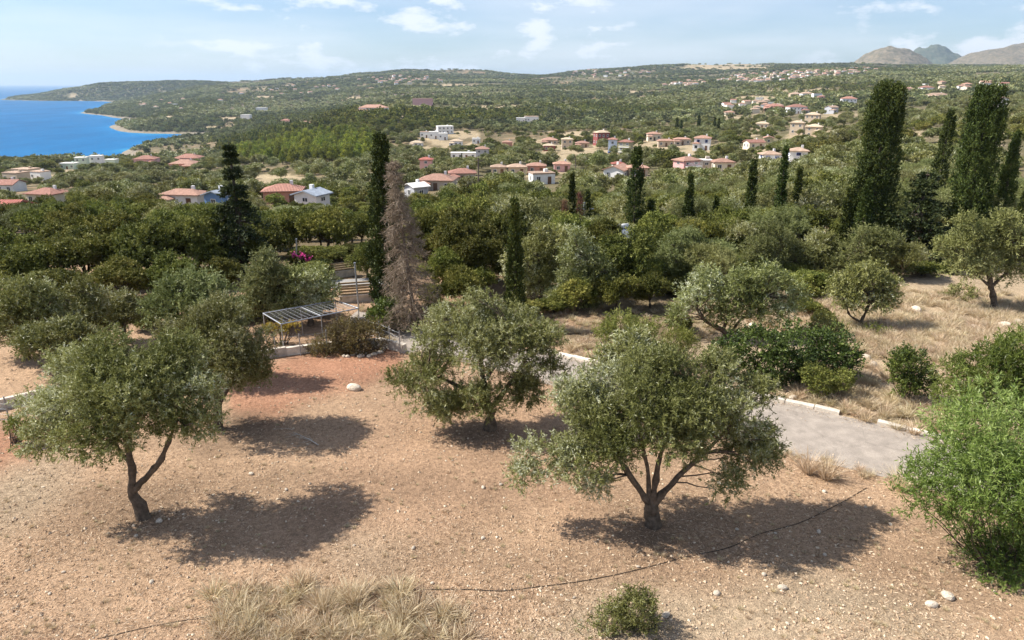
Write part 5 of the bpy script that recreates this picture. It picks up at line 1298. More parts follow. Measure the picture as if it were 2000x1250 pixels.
for col_, m_, s_ in ((-1, 210, 0.30), (0, 120, 0.30)):        # weeds along both road edges
    q_ = RV[RNG.integers(0, len(RV), m_), col_]; gp.append((q_[:, 0] + RNG.normal(size=m_) * 0.10, q_[:, 1] + RNG.normal(size=m_) * 0.14 - (0.05 if col_ else -0.3), s_ * RNG.uniform(0.35, 1.5, m_)))
X = np.concatenate([g[0] for g in gp]); Y = np.concatenate([g[1] for g in gp]); s = np.concatenate([g[2] for g in gp])
pts = np.stack([X, Y, ground_z(X, Y)], -1)
scatter("dry_grass", pts, np.stack([s * 1.2, s * 1.2, s], -1), np.stack([0 * s, 0 * s, RNG.uniform(0, 6.28, len(s))], -1), RNG.integers(0, 3, len(s)), TUFT_O, "dry straw-coloured grass over the meadow and field edges", "grass")

# straw litter and pebbles on the bare field
X, Y, px, py = plane_pts(90000)
k = ~in_poly(px, py, ROADP)
dens = NOISE_B(np.stack([X, Y, 0 * X], -1) / 1.5)
k &= RNG.uniform(size=len(X)) < np.clip(0.55 + 0.3 * dens, 0.1, 1) * np.where(in_poly(px, py, RED1), 0.25, 1.0)
X, Y = X[k], Y[k]
for col_, wd_, m_ in ((0, 0.38, 2600), (-1, 0.30, 2600)):
    e_ = RV[:int(len(RV) * 0.75), col_]; q_ = e_[RNG.integers(0, len(e_), m_)]
    X = np.concatenate([X, q_[:, 0] + RNG.normal(size=m_) * wd_ * 0.6]); Y = np.concatenate([Y, q_[:, 1] + RNG.normal(size=m_) * wd_])
n = len(X)
a = RNG.uniform(0, 2 * pi, n)
D = unit(np.stack([np.cos(a), np.sin(a), RNG.normal(size=n) * 0.18 + 0.08], -1))
mb = MB(); mb.add(*leaf_cards(np.stack([X, Y, ground_z(X, Y) + np.where(np.arange(n) >= n - 5200, 0.05, 0.012)], -1), D, RNG.uniform(0.05, 0.17, n), RNG.uniform(0.008, 0.018, n), RNG.uniform(size=n), RNG, 0.5))
tag(link("straw_litter", mb.mesh("straw_litter", M['litter'])), "loose straw and leaf litter over the bare field", "litter", kind="stuff")
X, Y, px, py = plane_pts(34000)
k = ~in_poly(px, py, ROADP); dens = NOISE_A(np.stack([X, Y, 0 * X], -1) / 2.5 + 9)
k &= RNG.uniform(size=len(X)) < np.clip(0.45 + 0.3 * dens, 0.06, 1); X, Y = X[k], Y[k]; n = len(X)
r = 0.010 + 0.042 * RNG.uniform(size=n) ** 3.4
OCT = np.array([(1, 0, 0), (0, 1, 0), (-1, 0, 0), (0, -1, 0), (0, 0, 0.75), (0, 0, -0.6)])
Vp = OCT[None] * r[:, None, None] * RNG.uniform(0.55, 1.35, (n, 6, 1)); a = RNG.uniform(0, 6.28, n)
Vp = np.stack([Vp[..., 0] * np.cos(a)[:, None] - Vp[..., 1] * np.sin(a)[:, None], Vp[..., 0] * np.sin(a)[:, None] + Vp[..., 1] * np.cos(a)[:, None], Vp[..., 2]], -1)
Vp += np.stack([X, Y, ground_z(X, Y) + r * 0.25], -1)[:, None]
Fo = np.array([(0, 1, 4), (1, 2, 4), (2, 3, 4), (3, 0, 4), (1, 0, 5), (2, 1, 5), (3, 2, 5), (0, 3, 5)])
F = (np.arange(n)[:, None, None] * 6 + Fo[None]).reshape(-1, 3)
mb = MB(); mb.add(Vp.reshape(-1, 3), F, np.repeat(RNG.uniform(size=n), 8))
tag(link("pebbles", mb.mesh("pebbles", M['pebble'])), "small pale limestone pebbles strewn over the field", "pebbles", kind="stuff")

# rocks one can count
def rock_mesh(seed):
    import bmesh
    bm = bmesh.new(); bmesh.ops.create_icosphere(bm, subdivisions=2, radius=1.0)
    nf = pnoise(seed, 6, 2)
    for v in bm.verts:
        c = np.array(v.co); f = 1 + 0.20 * float(nf((c * 1.3)[None])[0]); v.co = (c[0] * f * 1.15, c[1] * f * 0.85, max(c[2] * f * 0.68, -0.45))
    me_ = bpy.data.meshes.new("rock"); bm.to_mesh(me_); bm.free(); me_.materials.append(M['rock']); return me_
ROCKS = [rock_mesh(800 + i) for i in range(4)]
def rock(px, py, rpx, label, group=None):
    P = hit(px, py); R = rpx * view_depth(P) / FPX
    o = link("rock", ROCKS[random.randrange(4)], None, (P[0], P[1], P[2] + R * 0.28)); o.scale = (R, R, R); o.rotation_euler = (0, 0, random.uniform(0, 6))
    tag(o, label, "rock", group)
rock(1848, 1166, 13, "white limestone rock before the big oleander, larger of the two"); rock(1820, 1184, 9, "flat tan rock beside the white rock before the oleander")
rock(692, 762, 11, "tan boulder on the straw beside the red earth"); rock(1300, 1205, 9, "white rock beside the near olive sucker bush")
rock(312, 1020, 7, "white stone at the foot of the leaning olive trunk"); rock(1400, 1160, 8, "pale rock between the black hose and the sucker bush")
rock(1527, 1150, 7, "pale flat stone below the shade of the spreading olive")
for (px, py, r_) in [(690, 694, 7), (700, 690, 8), (706, 697, 6), (722, 697, 6), (736, 680, 7), (742, 690, 5), (680, 698, 5), (712, 692, 5), (672, 697, 4), (730, 694, 5), (748, 684, 5)]:
    rock(px, py, r_, "stone in the rubble heap under the browning hedge", "stones of the rubble heap")
for (px, py, r_) in [(1470, 640, 8), (1790, 610, 12), (1840, 628, 9), (1900, 642, 9), (1960, 640, 12), (1985, 632, 10), (1550, 780, 7), (1690, 700, 10), (1705, 715, 8), (1650, 785, 6)]:
    rock(px, py, r_, "pale rock lying in the dry meadow grass", "rocks in the dry meadow")
for i in range(34):
    px, py = random.uniform(30, 1750), random.uniform(880, 1240)
    rock(px, py, random.uniform(2.6, 5.5), "small pale stone lying loose on the bare field", "loose stones on the field")
# hoses
def hose(pts, r, label):
    P = []
    q = np.array([hit(*p) for p in pts]); t = np.linspace(0, 1, len(q)); tt = np.linspace(0, 1, len(q) * 8)
    xy = np.stack([np.interp(tt, t, q[:, c]) for c in range(2)], -1)
    for _ in range(8): xy[1:-1] = (xy[:-2] + 2 * xy[1:-1] + xy[2:]) / 4
    z = ground_z(xy[:, 0], xy[:, 1]) + r * 0.9 + 0.008
    path = np.concatenate([xy, z[:, None]], -1)
    mb = MB(); mb.tube(path - path[0], r, 7)
    tag(link("irrigation_hose", mb.mesh("irrigation_hose", M['hose'], True), None, path[0]), label, "hose")
hose([(1692, 955), (1640, 985), (1560, 1025), (1480, 1045), (1420, 1075), (1340, 1088), (1290, 1103), (1200, 1125), (1120, 1140), (1040, 1149), (980, 1157), (900, 1152), (780, 1152), (705, 1148)], 0.008, "black irrigation hose snaking through the shade of the spreading olive")
hose([(190, 1249), (280, 1228), (350, 1214), (455, 1198)], 0.007, "thin black hose end running into the near grass patch")
# pruned dead branch on the ground
B0 = hit(600, 862); rng = np.random.default_rng(77); mb = MB()
main = np.array([(-0.55, 0.35, 0.14), (-0.25, 0.2, 0.10), (0.1, -0.02, 0.06), (0.45, -0.32, 0.03)]); mb.tube(main, [0.008, 0.014, 0.018, 0.02], 6)
for _ in range(16):
    s = main[rng.integers(0, 3)] + rng.normal(size=3) * 0.05; e_ = s + rng.normal(size=3) * np.array([0.3, 0.3, 0.1]); e_[2] = max(e_[2], 0.02); s[2] = max(s[2], 0.02); mb.tube(bend_path(s, e_, rng, 4, 0.2), np.linspace(0.008, 0.003, 4), 4, False)
M['bleached'] = mat_plain("bleached_wood", (0.45, 0.40, 0.34), 0.9, 0.2, 8)
tag(link("dead_branch", mb.mesh("dead_branch", M['bleached'], True), None, B0), "bleached fallen branch in the shade behind the leaning olive", "branch")

# ------------------------------------------------------------------ houses
WALLS = {k: mat_plain("render_" + k, c, 0.9, 0.06, 0.8) for k, c in dict(white=(0.80, 0.79, 0.76), cream=(0.72, 0.64, 0.50), tan=(0.56, 0.45, 0.33), pink=(0.66, 0.38, 0.36), salmon=(0.56, 0.28, 0.21),
         grey=(0.42, 0.43, 0.46), maroon=(0.27, 0.08, 0.075), olivegreen=(0.36, 0.33, 0.20), mint=(0.60, 0.70, 0.55), blue=(0.16, 0.28, 0.50), stone=(0.46, 0.40, 0.33), paleblue=(0.50, 0.58, 0.70)).items()}
def roof_mat(name, col):
    m = mat_plain(name, col, 0.85, 0.22, 1.6)
    n = m.node_tree.nodes; l = m.node_tree.links; b = n["Principled BSDF"]
    t = n.new("ShaderNodeTexCoord"); w = n.new("ShaderNodeTexWave"); w.inputs["Scale"].default_value = 1.1; w.inputs["Distortion"].default_value = 0.3
    l.new(t.outputs["Object"], w.inputs["Vector"])
    bu = n.new("ShaderNodeBump"); bu.inputs["Strength"].default_value = 0.7; bu.inputs["Distance"].default_value = 0.12
    l.new(w.outputs["Fac"], bu.inputs["Height"]); l.new(bu.outputs[0], b.inputs["Normal"])
    return m
ROOFS = dict(red=roof_mat("red_tile", (0.36, 0.18, 0.135)), orange=roof_mat("orange_tile", (0.42, 0.245, 0.18)), pale=roof_mat("pale_tile", (0.47, 0.33, 0.24)), cream=roof_mat("cream_tile", (0.56, 0.44, 0.31)),
             grey=roof_mat("grey_sheet", (0.30, 0.34, 0.40)), white=mat_plain("white_roof", (0.74, 0.72, 0.68), 0.9, 0.08, 1.0), brick=roof_mat("brick_red_tile", (0.36, 0.125, 0.095)))
M['glass'] = mat_plain("dark_window_glass", (0.035, 0.040, 0.050), 0.15, 0.1, 2)
M['frame'] = mat_plain("white_window_frame", (0.72, 0.72, 0.70), 0.6, 0.05, 3)
M['framebl'] = mat_plain("blue_shutter", (0.06, 0.12, 0.50), 0.6, 0.05, 3)
M['doorwood'] = mat_plain("brown_door", (0.16, 0.085, 0.045), 0.6, 0.2, 5)
def win_meshes(fm):
    f = MB(); t = 0.09
    f.box(-.5, .5, -.05, .04, -.5, -.5 + t); f.box(-.5, .5, -.05, .04, .5 - t, .5); f.box(-.5, -.5 + t, -.05, .04, -.5 + t, .5 - t); f.box(.5 - t, .5, -.05, .04, -.5 + t, .5 - t); f.box(-.03, .03, -.045, .03, -.5 + t, .5 - t)
    return f.mesh("window_frame", fm)
WIN_F = {'frame': win_meshes(M['frame']), 'framebl': win_meshes(M['framebl'])}
pm = MB(); pm.box(-.42, .42, -.015, .02, -.42, .42); WIN_P = pm.mesh("window_pane", M['glass'])
dm = MB(); dm.box(-.5, .5, -.05, .03, 0, 1); DOOR = dm.mesh("door", M['doorwood'])
def add_window(h, x, y, z, w, hh_, rz, frame):
    o = link("window", WIN_F[frame], h, (x, y, z)); o.scale = (w, 1, hh_); o.rotation_euler = (0, 0, rz)
    p = link("pane", WIN_P, o); return o
def add_window2(par, x, y, z, w, h_):
    o = link("window", WIN_P, par, (x, y, z)); o.scale = (w / 0.84, 1, h_ / 0.84); return o
def roof_mesh(kind, w, d, rh, ov, mat):
    mb = MB(); W_, D_ = w / 2 + ov, d / 2 + ov; t = 0.18
    if kind == 'flat':
        mb.box(-W_, W_, -D_, D_, 0.002, 0.32)
    elif kind == 'hip':
        r = max(W_ - D_, 0.0); r2 = max(D_ - W_, 0.0)
        V = [(-W_, -D_, t), (W_, -D_, t), (W_, D_, t), (-W_, D_, t), (-r, -r2, rh + t), (r, r2, rh + t)]
        if r > 0.01: F4 = [(0, 1, 5, 4), (2, 3, 4, 5)]; F3 = [(1, 2, 5), (3, 0, 4)]
        else: F4 = [(1, 2, 5, 4), (3, 0, 4, 5)]; F3 = [(0, 1, 4), (2, 3, 5)]
        mb.add(V, F4); mb.add(V, F3); mb.box(-W_, W_, -D_, D_, 0.002, t - 0.004)
    else:  # gable, ridge along x
        V = [(-W_, -D_, 0), (-W_, 0, rh), (-W_, D_, 0), (W_, -D_, 0), (W_, 0, rh), (W_, D_, 0)]
        V2 = [(x, y, z + t) for x, y, z in V]
        A = V + V2
        mb.add(A, [(6, 9, 10, 7), (7, 10, 11, 8), (0, 1, 4, 3), (1, 2, 5, 4), (0, 3, 9, 6), (2, 8, 11, 5), (0, 6, 7, 1), (1, 7, 8, 2), (3, 4, 10, 9), (4, 5, 11, 10)])
    return mb.mesh("house_roof", mat)
HOUSE_BOX = []; HOUSE_POS = []
def house(x0, x1, yt, yb, wall, roof, kind, st, label, rot=0.0, ratio=0.75, frame='frame', chimney=True, balcony=False, Y=None, name="house", group=None, ch=None):
    cx = (x0 + x1) / 2
    P = on_ground(cx, Y) if Y else hit(cx, yb)
    sc_ = view_depth(P) / FPX
    wapp = (x1 - x0) * sc_; c_, s_ = abs(cos(radians(rot))), abs(sin(radians(rot)))
    ov = 0.45 if kind != 'flat' else 0.12
    w = (wapp - 2 * ov) / (c_ + ratio * s_); d = max(4.0, min(w * ratio, 13)) ; w = max(w, 3.5)
    P = P + np.array([0, d * 0.5, 0]); P[2] = float(ground_z(P[0], P[1])) 
    zt_ = at(cx, yt, P[1])[2]
    zb = min(float(ground_z(P[0] + dx, P[1] + dy)) for dx in (-w / 2, 0, w / 2) for dy in (-d / 2, 0, d / 2))
    H = max(zt_ - P[2], 3.0)
    rh = 0.0 if kind == 'flat' else min(0.33 * min(w, d) * 0.62, H * 0.42)
    hw = max(H - rh - 0.2, 2.5)
    e = empty(name, (P[0], P[1], P[2]), radians(rot), label, "house", group)
    mb = MB(); mb.box(-w / 2, w / 2, -d / 2, d / 2, zb - P[2] - 0.5, hw)
    if kind == 'gable': mb.add([(-w / 2, -d / 2, hw), (-w / 2, d / 2, hw), (-w / 2, 0, hw + rh), (w / 2, -d / 2, hw), (w / 2, d / 2, hw), (w / 2, 0, hw + rh)], [(0, 2, 1), (3, 4, 5)])
    wo_ = link("wall", mb.mesh("house_wall", WALLS[wall]), e)
    r_ = link("roof", roof_mesh(kind, w, d, rh, ov, ROOFS[roof]), e, (0, 0, hw))
    if kind != 'flat' and chimney:
        mb = MB(); mb.box(-.28, .28, -.28, .28, 0, rh + 0.6); link("chimney", mb.mesh("chimney", WALLS['white']), r_, (w * 0.22, d * 0.12, 0.1))
    if kind == 'flat' and P[1] < 700:
        mb = MB(); mb.box(-.5, .5, -.5, .5, 0.32, 1.1); link("roof_box", mb.mesh("roof_box", WALLS[wall]), r_, (w * 0.2, d * 0.1, 0.0))
    fh = hw / st
    if P[1] < 800:
        nw = int(np.clip(round(w / 3.0), 1, 5)); nd = int(np.clip(round(d / 3.4), 1, 3))
        for s in range(st):
            z = fh * (s + 0.55); wh = min(1.35, fh * 0.5)
            for i in range(nw):
                x = -w / 2 + w * (i + 0.5) / nw
                if s == 0 and i == nw // 2 and nw > 1:
                    o = link("door", DOOR, e, (x, -d / 2 - 0.01, 0.0)); o.scale = (1.0, 1, min(2.1, fh * 0.8)); continue
                add_window(e, x, -d / 2 - 0.02, z, 1.15, wh, 0, frame)
            for i in range(nd):
                y = -d / 2 + d * (i + 0.5) / nd
                add_window(e, -w / 2 - 0.02, y, z, 1.05, wh, -pi / 2, frame)
    if kind in ('hip', 'gable') and not balcony and w > 6.5 and rot < 60 and P[1] < 1000 and (int(x0) % 3 != 0):
        sx = 1 if int(x0) % 2 else -1; ww, wd, wh_ = w * 0.42, d * 0.55, min(hw * 0.72, 3.0); ox, oy = sx * (w * 0.5 - ww * 0.35), -d / 2 - wd * 0.30
        mb = MB(); mb.box(-ww / 2, ww / 2, -wd / 2, wd / 2, zb - P[2] - 0.5, wh_); wg = link("wing", mb.mesh("wing_wall", WALLS[wall]), e, (ox, oy, 0))
        link("wing_roof", roof_mesh('hip', ww, wd, min(ww, wd) * 0.2, 0.3, ROOFS[roof]), wg, (0, 0, wh_))
        if P[1] < 800: add_window2(wg, 0, -wd / 2 - 0.02, wh_ * 0.55, min(1.4, ww * 0.4), wh_ * 0.42)
    if balcony:
        for s in range(1, st):
            mb = MB(); mb.box(-w * .42, w * .42, -1.4, -0.004, -0.12, 0.06); b_ = link("balcony", mb.mesh("balcony_slab", WALLS['white']), e, (0, -d / 2, fh * s))
            mb = MB(); mb.box(-w * .42, w * .42, -1.40, -1.34, 0.95, 1.02)
            for q in np.linspace(-w * .41, w * .41, 12): mb.box(q - .02, q + .02, -1.39, -1.35, 0.062, 0.948)
            link("railing", mb.mesh("balcony_railing", M['frame']), b_)
    if not label.startswith('brick-red'): HOUSE_BOX.append((x0, x1, yt, yb, P[1]))
    HOUSE_POS.append((P[0], P[1], max(w, d) * 0.62 + 1.5))
    return e
for r in HL: house(*r[:9], **r[9])

# hidden house by the lane: roof slab with a solar water heater
B0 = on_ground(1188, 47); tz = at(1188, 476, 47)[2]
h = empty("house", B0, radians(18), "white flat roof with a solar water heater half hidden by olives", "house")
mb = MB(); mb.box(-2.2, 1.2, -1.6, 2.0, -0.4, tz - B0[2]); link("wall", mb.mesh("house_wall", WALLS['white']), h)
mb = MB(); mb.box(-2.4, 1.4, -1.8, 2.2, 0.002, 0.16); rf = link("roof", mb.mesh("house_roof", ROOFS['white']), h, (0, 0, tz - B0[2]))
mb = MB(); mb.tube([(0.3, -0.2, 1.15), (0.32, -0.2, 1.15), (1.28, -0.1, 1.15), (1.30, -0.1, 1.15)], [0.02, 0.18, 0.18, 0.02], 14); link("water_tank", mb.mesh("water_tank", M['frame'], True), rf)
mb = MB(); mb.add([(-0.5, -1.5, 0.25), (1.2, -1.4, 0.25), (1.4, -0.2, 1.1), (-0.3, -0.3, 1.1), (-0.5, -1.5, 0.20), (1.2, -1.4, 0.20), (1.4, -0.2, 1.05), (-0.3, -0.3, 1.05)], [(0, 1, 2, 3), (7, 6, 5, 4), (0, 4, 5, 1), (1, 5, 6, 2), (2, 6, 7, 3), (3, 7, 4, 0)]); link("solar_panel", mb.mesh("solar_panel", M['steel']), rf)
mb = MB()
for x in (0.3, 1.4): mb.tube([(x, -0.1, 0.1), (x, -0.1, 1.05)], 0.03, 5)
link("tank_stand", mb.mesh("tank_stand", M['steel']), rf)
# thin timber power poles among the trees
for (px, yt, yb, Y, lab) in [(292, 371, 403, 120, "thin timber power pole left of the long white bungalow"), (935, 308, 368, 130, "tall timber power pole right of the orange-roofed house"), (392, 353, 376, 230, "timber power pole before the bare field"),
                             (1125, 308, 332, 190, "timber power pole right of the pinkish bungalow"), (152, 376, 402, 150, "timber power pole beside the cream red-roofed house"), (1143, 395, 445, 54, "white pole between the thin cypress spires")]:
    B0 = on_ground(px, Y); tp = at(px - 1, yt, Y)
    o = empty("power_pole", B0, 0, lab, "pole"); rod(B0 - [0, 0, .5], tp, 0.13, "shaft", o, B0, 'darkpole' if 'white' not in lab else 'steel', 7)
    rod(tp + [-0.7, 0, -0.5], tp + [0.7, 0, -0.5], 0.06, "crossarm", o, B0, 'darkpole' if 'white' not in lab else 'steel', 5)
# parked car by the olive-coloured block
B0 = hit(1196, 300); car = empty("parked_car", B0, 0.2, "dark blue car parked beside the pale blue house", "car")
M['carblue'] = mat_plain("dark_blue_paint", (0.02, 0.05, 0.18), 0.3, 0.05, 2)
mb = MB(); mb.add([(x, y, z) for x in (-2.1, -2.0, 2.0, 2.1) for y in (-.85, .85) for z in (.35, .9)], [(0, 1, 3, 2), (2, 3, 7, 6), (6, 7, 11, 10), (10, 11, 15, 14), (14, 15, 13, 12), (0, 4, 5, 1), (4, 8, 9, 5), (8, 12, 13, 9), (1, 5, 7, 3), (5, 9, 11, 7), (9, 13, 15, 11)][:0] or [(0, 1, 3, 2), (0, 4, 5, 1), (2, 3, 7, 6), (4, 8, 9, 5), (6, 7, 11, 10), (8, 12, 13, 9), (10, 11, 15, 14), (12, 14, 15, 13), (1, 5, 7, 3), (5, 9, 11, 7), (9, 13, 15, 11)])
link("body", mb.mesh("car_body", M['carblue']), car)
mb = MB(); mb.add([(-1.3, -.8, .902), (1.5, -.8, .902), (1.5, .8, .902), (-1.3, .8, .902), (-.7, -.68, 1.45), (1.0, -.68, 1.45), (1.0, .68, 1.45), (-.7, .68, 1.45)], [(0, 1, 5, 4), (1, 2, 6, 5), (2, 3, 7, 6), (3, 0, 4, 7), (4, 5, 6, 7)]); link("cabin", mb.mesh("car_cabin", M['glass']), car)
for sx in (-1.3, 1.3):
    for sy in (-.8, .8):
        mb = MB(); mb.tube([(sx, sy - .1, .33), (sx, sy + .1, .33)], .33, 12); link("wheel", mb.mesh("car_wheel", M['hose']), car)

# ------------------------------------------------------------------ village and scattered far houses (a few pixels each)
VH = []
for i, (wl_, rf_, kd) in enumerate([('white', 'orange', 'hip'), ('cream', 'pale', 'hip'), ('white', 'red', 'gable'), ('tan', 'orange', 'hip'), ('white', 'white', 'flat'), ('cream', 'orange', 'gable')]):
    mb = MB(); mb.box(-5, 5, -4, 4, -2.5, 5.2)
    if kd == 'gable': mb.add([(-5, -4, 5.2), (-5, 4, 5.2), (-5, 0, 6.9), (5, -4, 5.2), (5, 4, 5.2), (5, 0, 6.9)], [(0, 2, 1), (3, 4, 5)])
    VH.append((mb.mesh("house_wall", WALLS[wl_]), roof_mesh(kd, 10, 8, 1.7, 0.4, ROOFS[rf_])))
VLOOK = ['white orange-roofed ', 'cream pale-roofed ', 'white red-gabled ', 'tan orange-roofed ', 'white flat-roofed ', 'cream orange-gabled ']
def far_house(px, py, s, label, group):
    P = hit(px, py)
    if P[1] > 4600 or coast_sd(np.array([P[0]]), np.array([P[1]]))[0] < 15: return
    for hx, hy, hr in HOUSE_POS:
        if (hx - P[0]) ** 2 + (hy - P[1]) ** 2 < (hr + 9) ** 2: return
    vi = random.randrange(len(VH)); wl_, rf_ = VH[vi]; label = VLOOK[vi] + label
    e = empty("village_house", P, random.uniform(-0.5, 0.5), label, "house", group); e.scale = (s, s, s)
    link("wall", wl_, e); link("roof", rf_, e, (0, 0, 5.2))
    HOUSE_POS.append((P[0], P[1], 8.5 * s))
    HOUSE_BOX.append((px - 5, px + 5, py - 5, py, P[1]))
rs = random.Random(5)
def cluster(n, cx, cy, rx, ry, slope, s0, s1, label, group):
    for _ in range(n):
        a, q = rs.uniform(0, 6.28), sqrt(rs.uniform(0, 1))
        x = cx + rx * q * cos(a); y = cy + ry * q * sin(a) + slope * (x - cx)
        far_house(x, y, rs.uniform(s0, s1), label, group)
cluster(130, 1500, 152, 100, 10, -0.05, 0.75, 1.15, "tiny house in the hillside village under the hills", "houses of the hillside village")
cluster(64, 1630, 143, 85, 8, -0.08, 0.75, 1.15, "tiny house in the upper end of the village, nearest the rounded hill", "houses of the upper village")
cluster(24, 1340, 166, 45, 6, -0.05, 0.9, 1.3, "tiny house on the wooded slope left of the hillside village", "houses left of the village")
cluster(30, 1190, 145, 85, 7, 0.0, 0.9, 1.4, "tiny house on the far middle ridge", "houses on the middle ridge")
cluster(40, 790, 158, 90, 8, 0.0, 0.9, 1.4, "tiny house of the village on the far wooded ridge", "houses of the ridge village")
cluster(18, 560, 178, 110, 12, -0.02, 0.9, 1.3, "tiny house scattered above the far bay", "houses above the bay")
cluster(12, 350, 205, 90, 14, 0.0, 0.8, 1.2, "tiny house on the headland slopes by the bay", "houses on the headland")
cluster(16, 1900, 168, 100, 12, 0.0, 0.7, 1.0, "small house scattered on the slope behind the giant cypresses", "houses on the right slope")
cluster(14, 1480, 208, 80, 14, 0.0, 0.7, 1.0, "small house scattered round the ochre bank", "houses round the ochre bank")

# ------------------------------------------------------------------ woods and groves
SPIRES = [(c[0] - c[3] * 0.5 - 6, c[0] + c[3] * 0.5 + 6, c[2], c[1]) for c in CYP if c[1] >= 50] + [(1090, 1146, 385, 51)]
HB = np.array(HOUSE_BOX); HP = np.array(HOUSE_POS)
def free_of_houses(X, Y, Z, w, h):
    """trees neither stand in a house nor hide one that the photograph shows"""
    px, pt = project(X, Y, Z + h); pw = w * 0.42 * FPX / Y
    ok = np.ones(X.shape, bool)
    for x0, x1, yt, yb, hy in HB:
        lim = yt + (0.46 if hy > 90 else 0.75) * (yb - yt)
        ok &= ~((Y < hy) & (px + pw > x0) & (px - pw < x1) & (pt < lim))
    for hx, hy, hr in HP: ok &= (X - hx) ** 2 + (Y - hy) ** 2 > (hr + 0.35 * w) ** 2
    return ok
def grid_pts(y0, y1, dfun, rng, s_lo=-0.86, s_hi=0.86):
    out = []; y = y0
    while y < y1:
        d = dfun(y); xs = np.arange(s_lo * y, s_hi * y, d)
        out.append(np.stack([xs + rng.uniform(-.42, .42, len(xs)) * d, y + rng.uniform(-.42, .42, len(xs)) * d], -1)); y += d
    return np.vstack(out)
rngT = np.random.default_rng(31)
CAN_X = [-100, 0, 150, 300, 450, 560, 640, 700, 850, 1000, 1150, 1300, 1450, 1560, 1650, 1900, 2000, 2100]
CAN_Y = [400, 400, 398, 392, 402, 412, 405, 415, 392, 378, 388, 385, 372, 350, 330, 335, 350, 350]
def canopy(X, Y, Z, px, h):
    """keeps tree tops under the canopy line of the photograph"""
    lim = np.interp(px, CAN_X, CAN_Y) - 55 * smooth(75, 140, Y)
    for x0, x1, tp, cy in SPIRES: lim = np.where((px + 1.6 * FPX / Y > x0) & (px - 1.6 * FPX / Y < x1) & (Y < cy + 1), np.maximum(lim, tp + 0.66 * (445 - tp)), lim)
    zmax = np.array([at(a, b, c)[2] for a, b, c in zip(px, lim, Y)])
    return np.minimum(h, zmax - Z)
# individuals: the wood between the lane and the houses
pt = grid_pts(46, 185, lambda y: 4.0 + 0.011 * y, rngT)
X, Y = pt[:, 0], pt[:, 1]; Z = ground_z(X, Y); px, py = project(X, Y, Z)
w = rngT.uniform(4.6, 7.0, len(X)); kindn = NOISE_B(np.stack([X, Y, 0 * X], -1) / 22.0 + 7) + 0.5 * rngT.normal(size=len(X))
ever = kindn > np.where(Y < 95, -0.45, 0.25)
hgt = np.where(ever, w * rngT.uniform(0.85, 1.1, len(X)), w * rngT.uniform(0.68, 0.85, len(X)))
h2 = canopy(X, Y, Z, px, hgt); small = h2 > 1.9
w = w * np.clip(h2 / hgt, 0.62, 1); hgt = np.maximum(h2, 1.9)
ok = free_of_houses(X, Y, Z, w, hgt) & (px > -130) & (px < 2130) & small
ok &= ~((px > 1530) & (Y < 50)) & ~((px > 560) & (px < 745) & (Y < 50)) & (in_ell(px, py, BARE) > 1.0) & ~((px < 560) & (Y < 52))
LAND = [(20, "near the brick-red tiled roof"), (85, "below the cream red-roofed house"), (200, "below the shore villas"), (290, "by the power pole left of the long bungalow"), (355, "below the long white bungalow"), (425, "below the white and blue house"), (548, "below the salmon house"),
        (605, "below the tall narrow white house"), (680, "behind the slatted timber fence"), (748, "behind the tall dark cypress"), (810, "behind the dead brown conifer"), (855, "below the wide orange hipped roof"), (935, "by the tall power pole"), (1006, "behind the slim dark cypress"),
        (1058, "below the white flat-roofed house"), (1120, "by the very thin cypress spire"), (1200, "below the white gable verges"), (1242, "beside the narrow dark cypress"), (1300, "left of the pink apartment block"), (1345, "below the pink apartment block"), (1410, "below the cream orange-roofed bungalow"),
        (1468, "by the pencil cypress"), (1510, "below the house with blue balcony doors"), (1560, "below the bright white house"), (1653, "by the thin light green cypress"), (1722, "behind the great square-topped cypress"), (1800, "behind the shaggy dark fir"), (1845, "by the narrow columnar cypress"), (1917, "behind the shaggy broad cypress"), (1985, "behind the meadow olive")]
def pwhere(x): return 'behind the fir' if x < 500 else ('above the salmon house' if x < 580 else ('above the tall white house' if x < 660 else 'left of the tall cypress'))
def where(x): return min(LAND, key=lambda q: abs(q[0] - x))[1]
def size_word(v, a, b): return "small" if v < a else ("large" if v > b else "middling")
cnt = {True: 0, False: 0}; rest = []
order = np.argsort(Y)
for i in order:
    if not ok[i]: continue
    ev = bool(ever[i])
    if cnt[ev] >= (250 if ev else 270): rest.append(i); continue
    cnt[ev] += 1
    near = Y[i] < 105
    if ev:
        tm, cm = (EVER_LOW if near else EVER_FAR)[rngT.integers(0, 4)]; h0, w0, nm, lab = (4.5 if near else 6.4), (5.5 if near else 6.6), "evergreen_tree", f"{size_word(hgt[i], 4.4, 5.8)} dark evergreen in the {'near' if Y[i] < 80 else ('deep' if Y[i] < 125 else 'far')} wood {where(px[i])}"
    else:
        lst = OLIVE_MID if near else OLIVE_FAR; tm, cm = lst[rngT.integers(0, len(lst))]; h0, w0, nm, lab = 4.75, 5.7, "olive_tree", f"{size_word(hgt[i], 3.6, 4.6)} olive tree in the {'near' if Y[i] < 80 else ('deep' if Y[i] < 125 else 'far')} wood {where(px[i])}"
    s = w[i] / w0
    plant_tree(nm, (X[i], Y[i], Z[i]), tm, cm, (s, s, hgt[i] / h0), rngT.uniform(0, 6.28), lab, "tree" if ev else "olive tree", "evergreen trees of the mixed wood" if ev else "olive trees of the mixed wood")
rest_pts = [(X[i], Y[i], Z[i], w[i], hgt[i], bool(ever[i])) for i in rest]
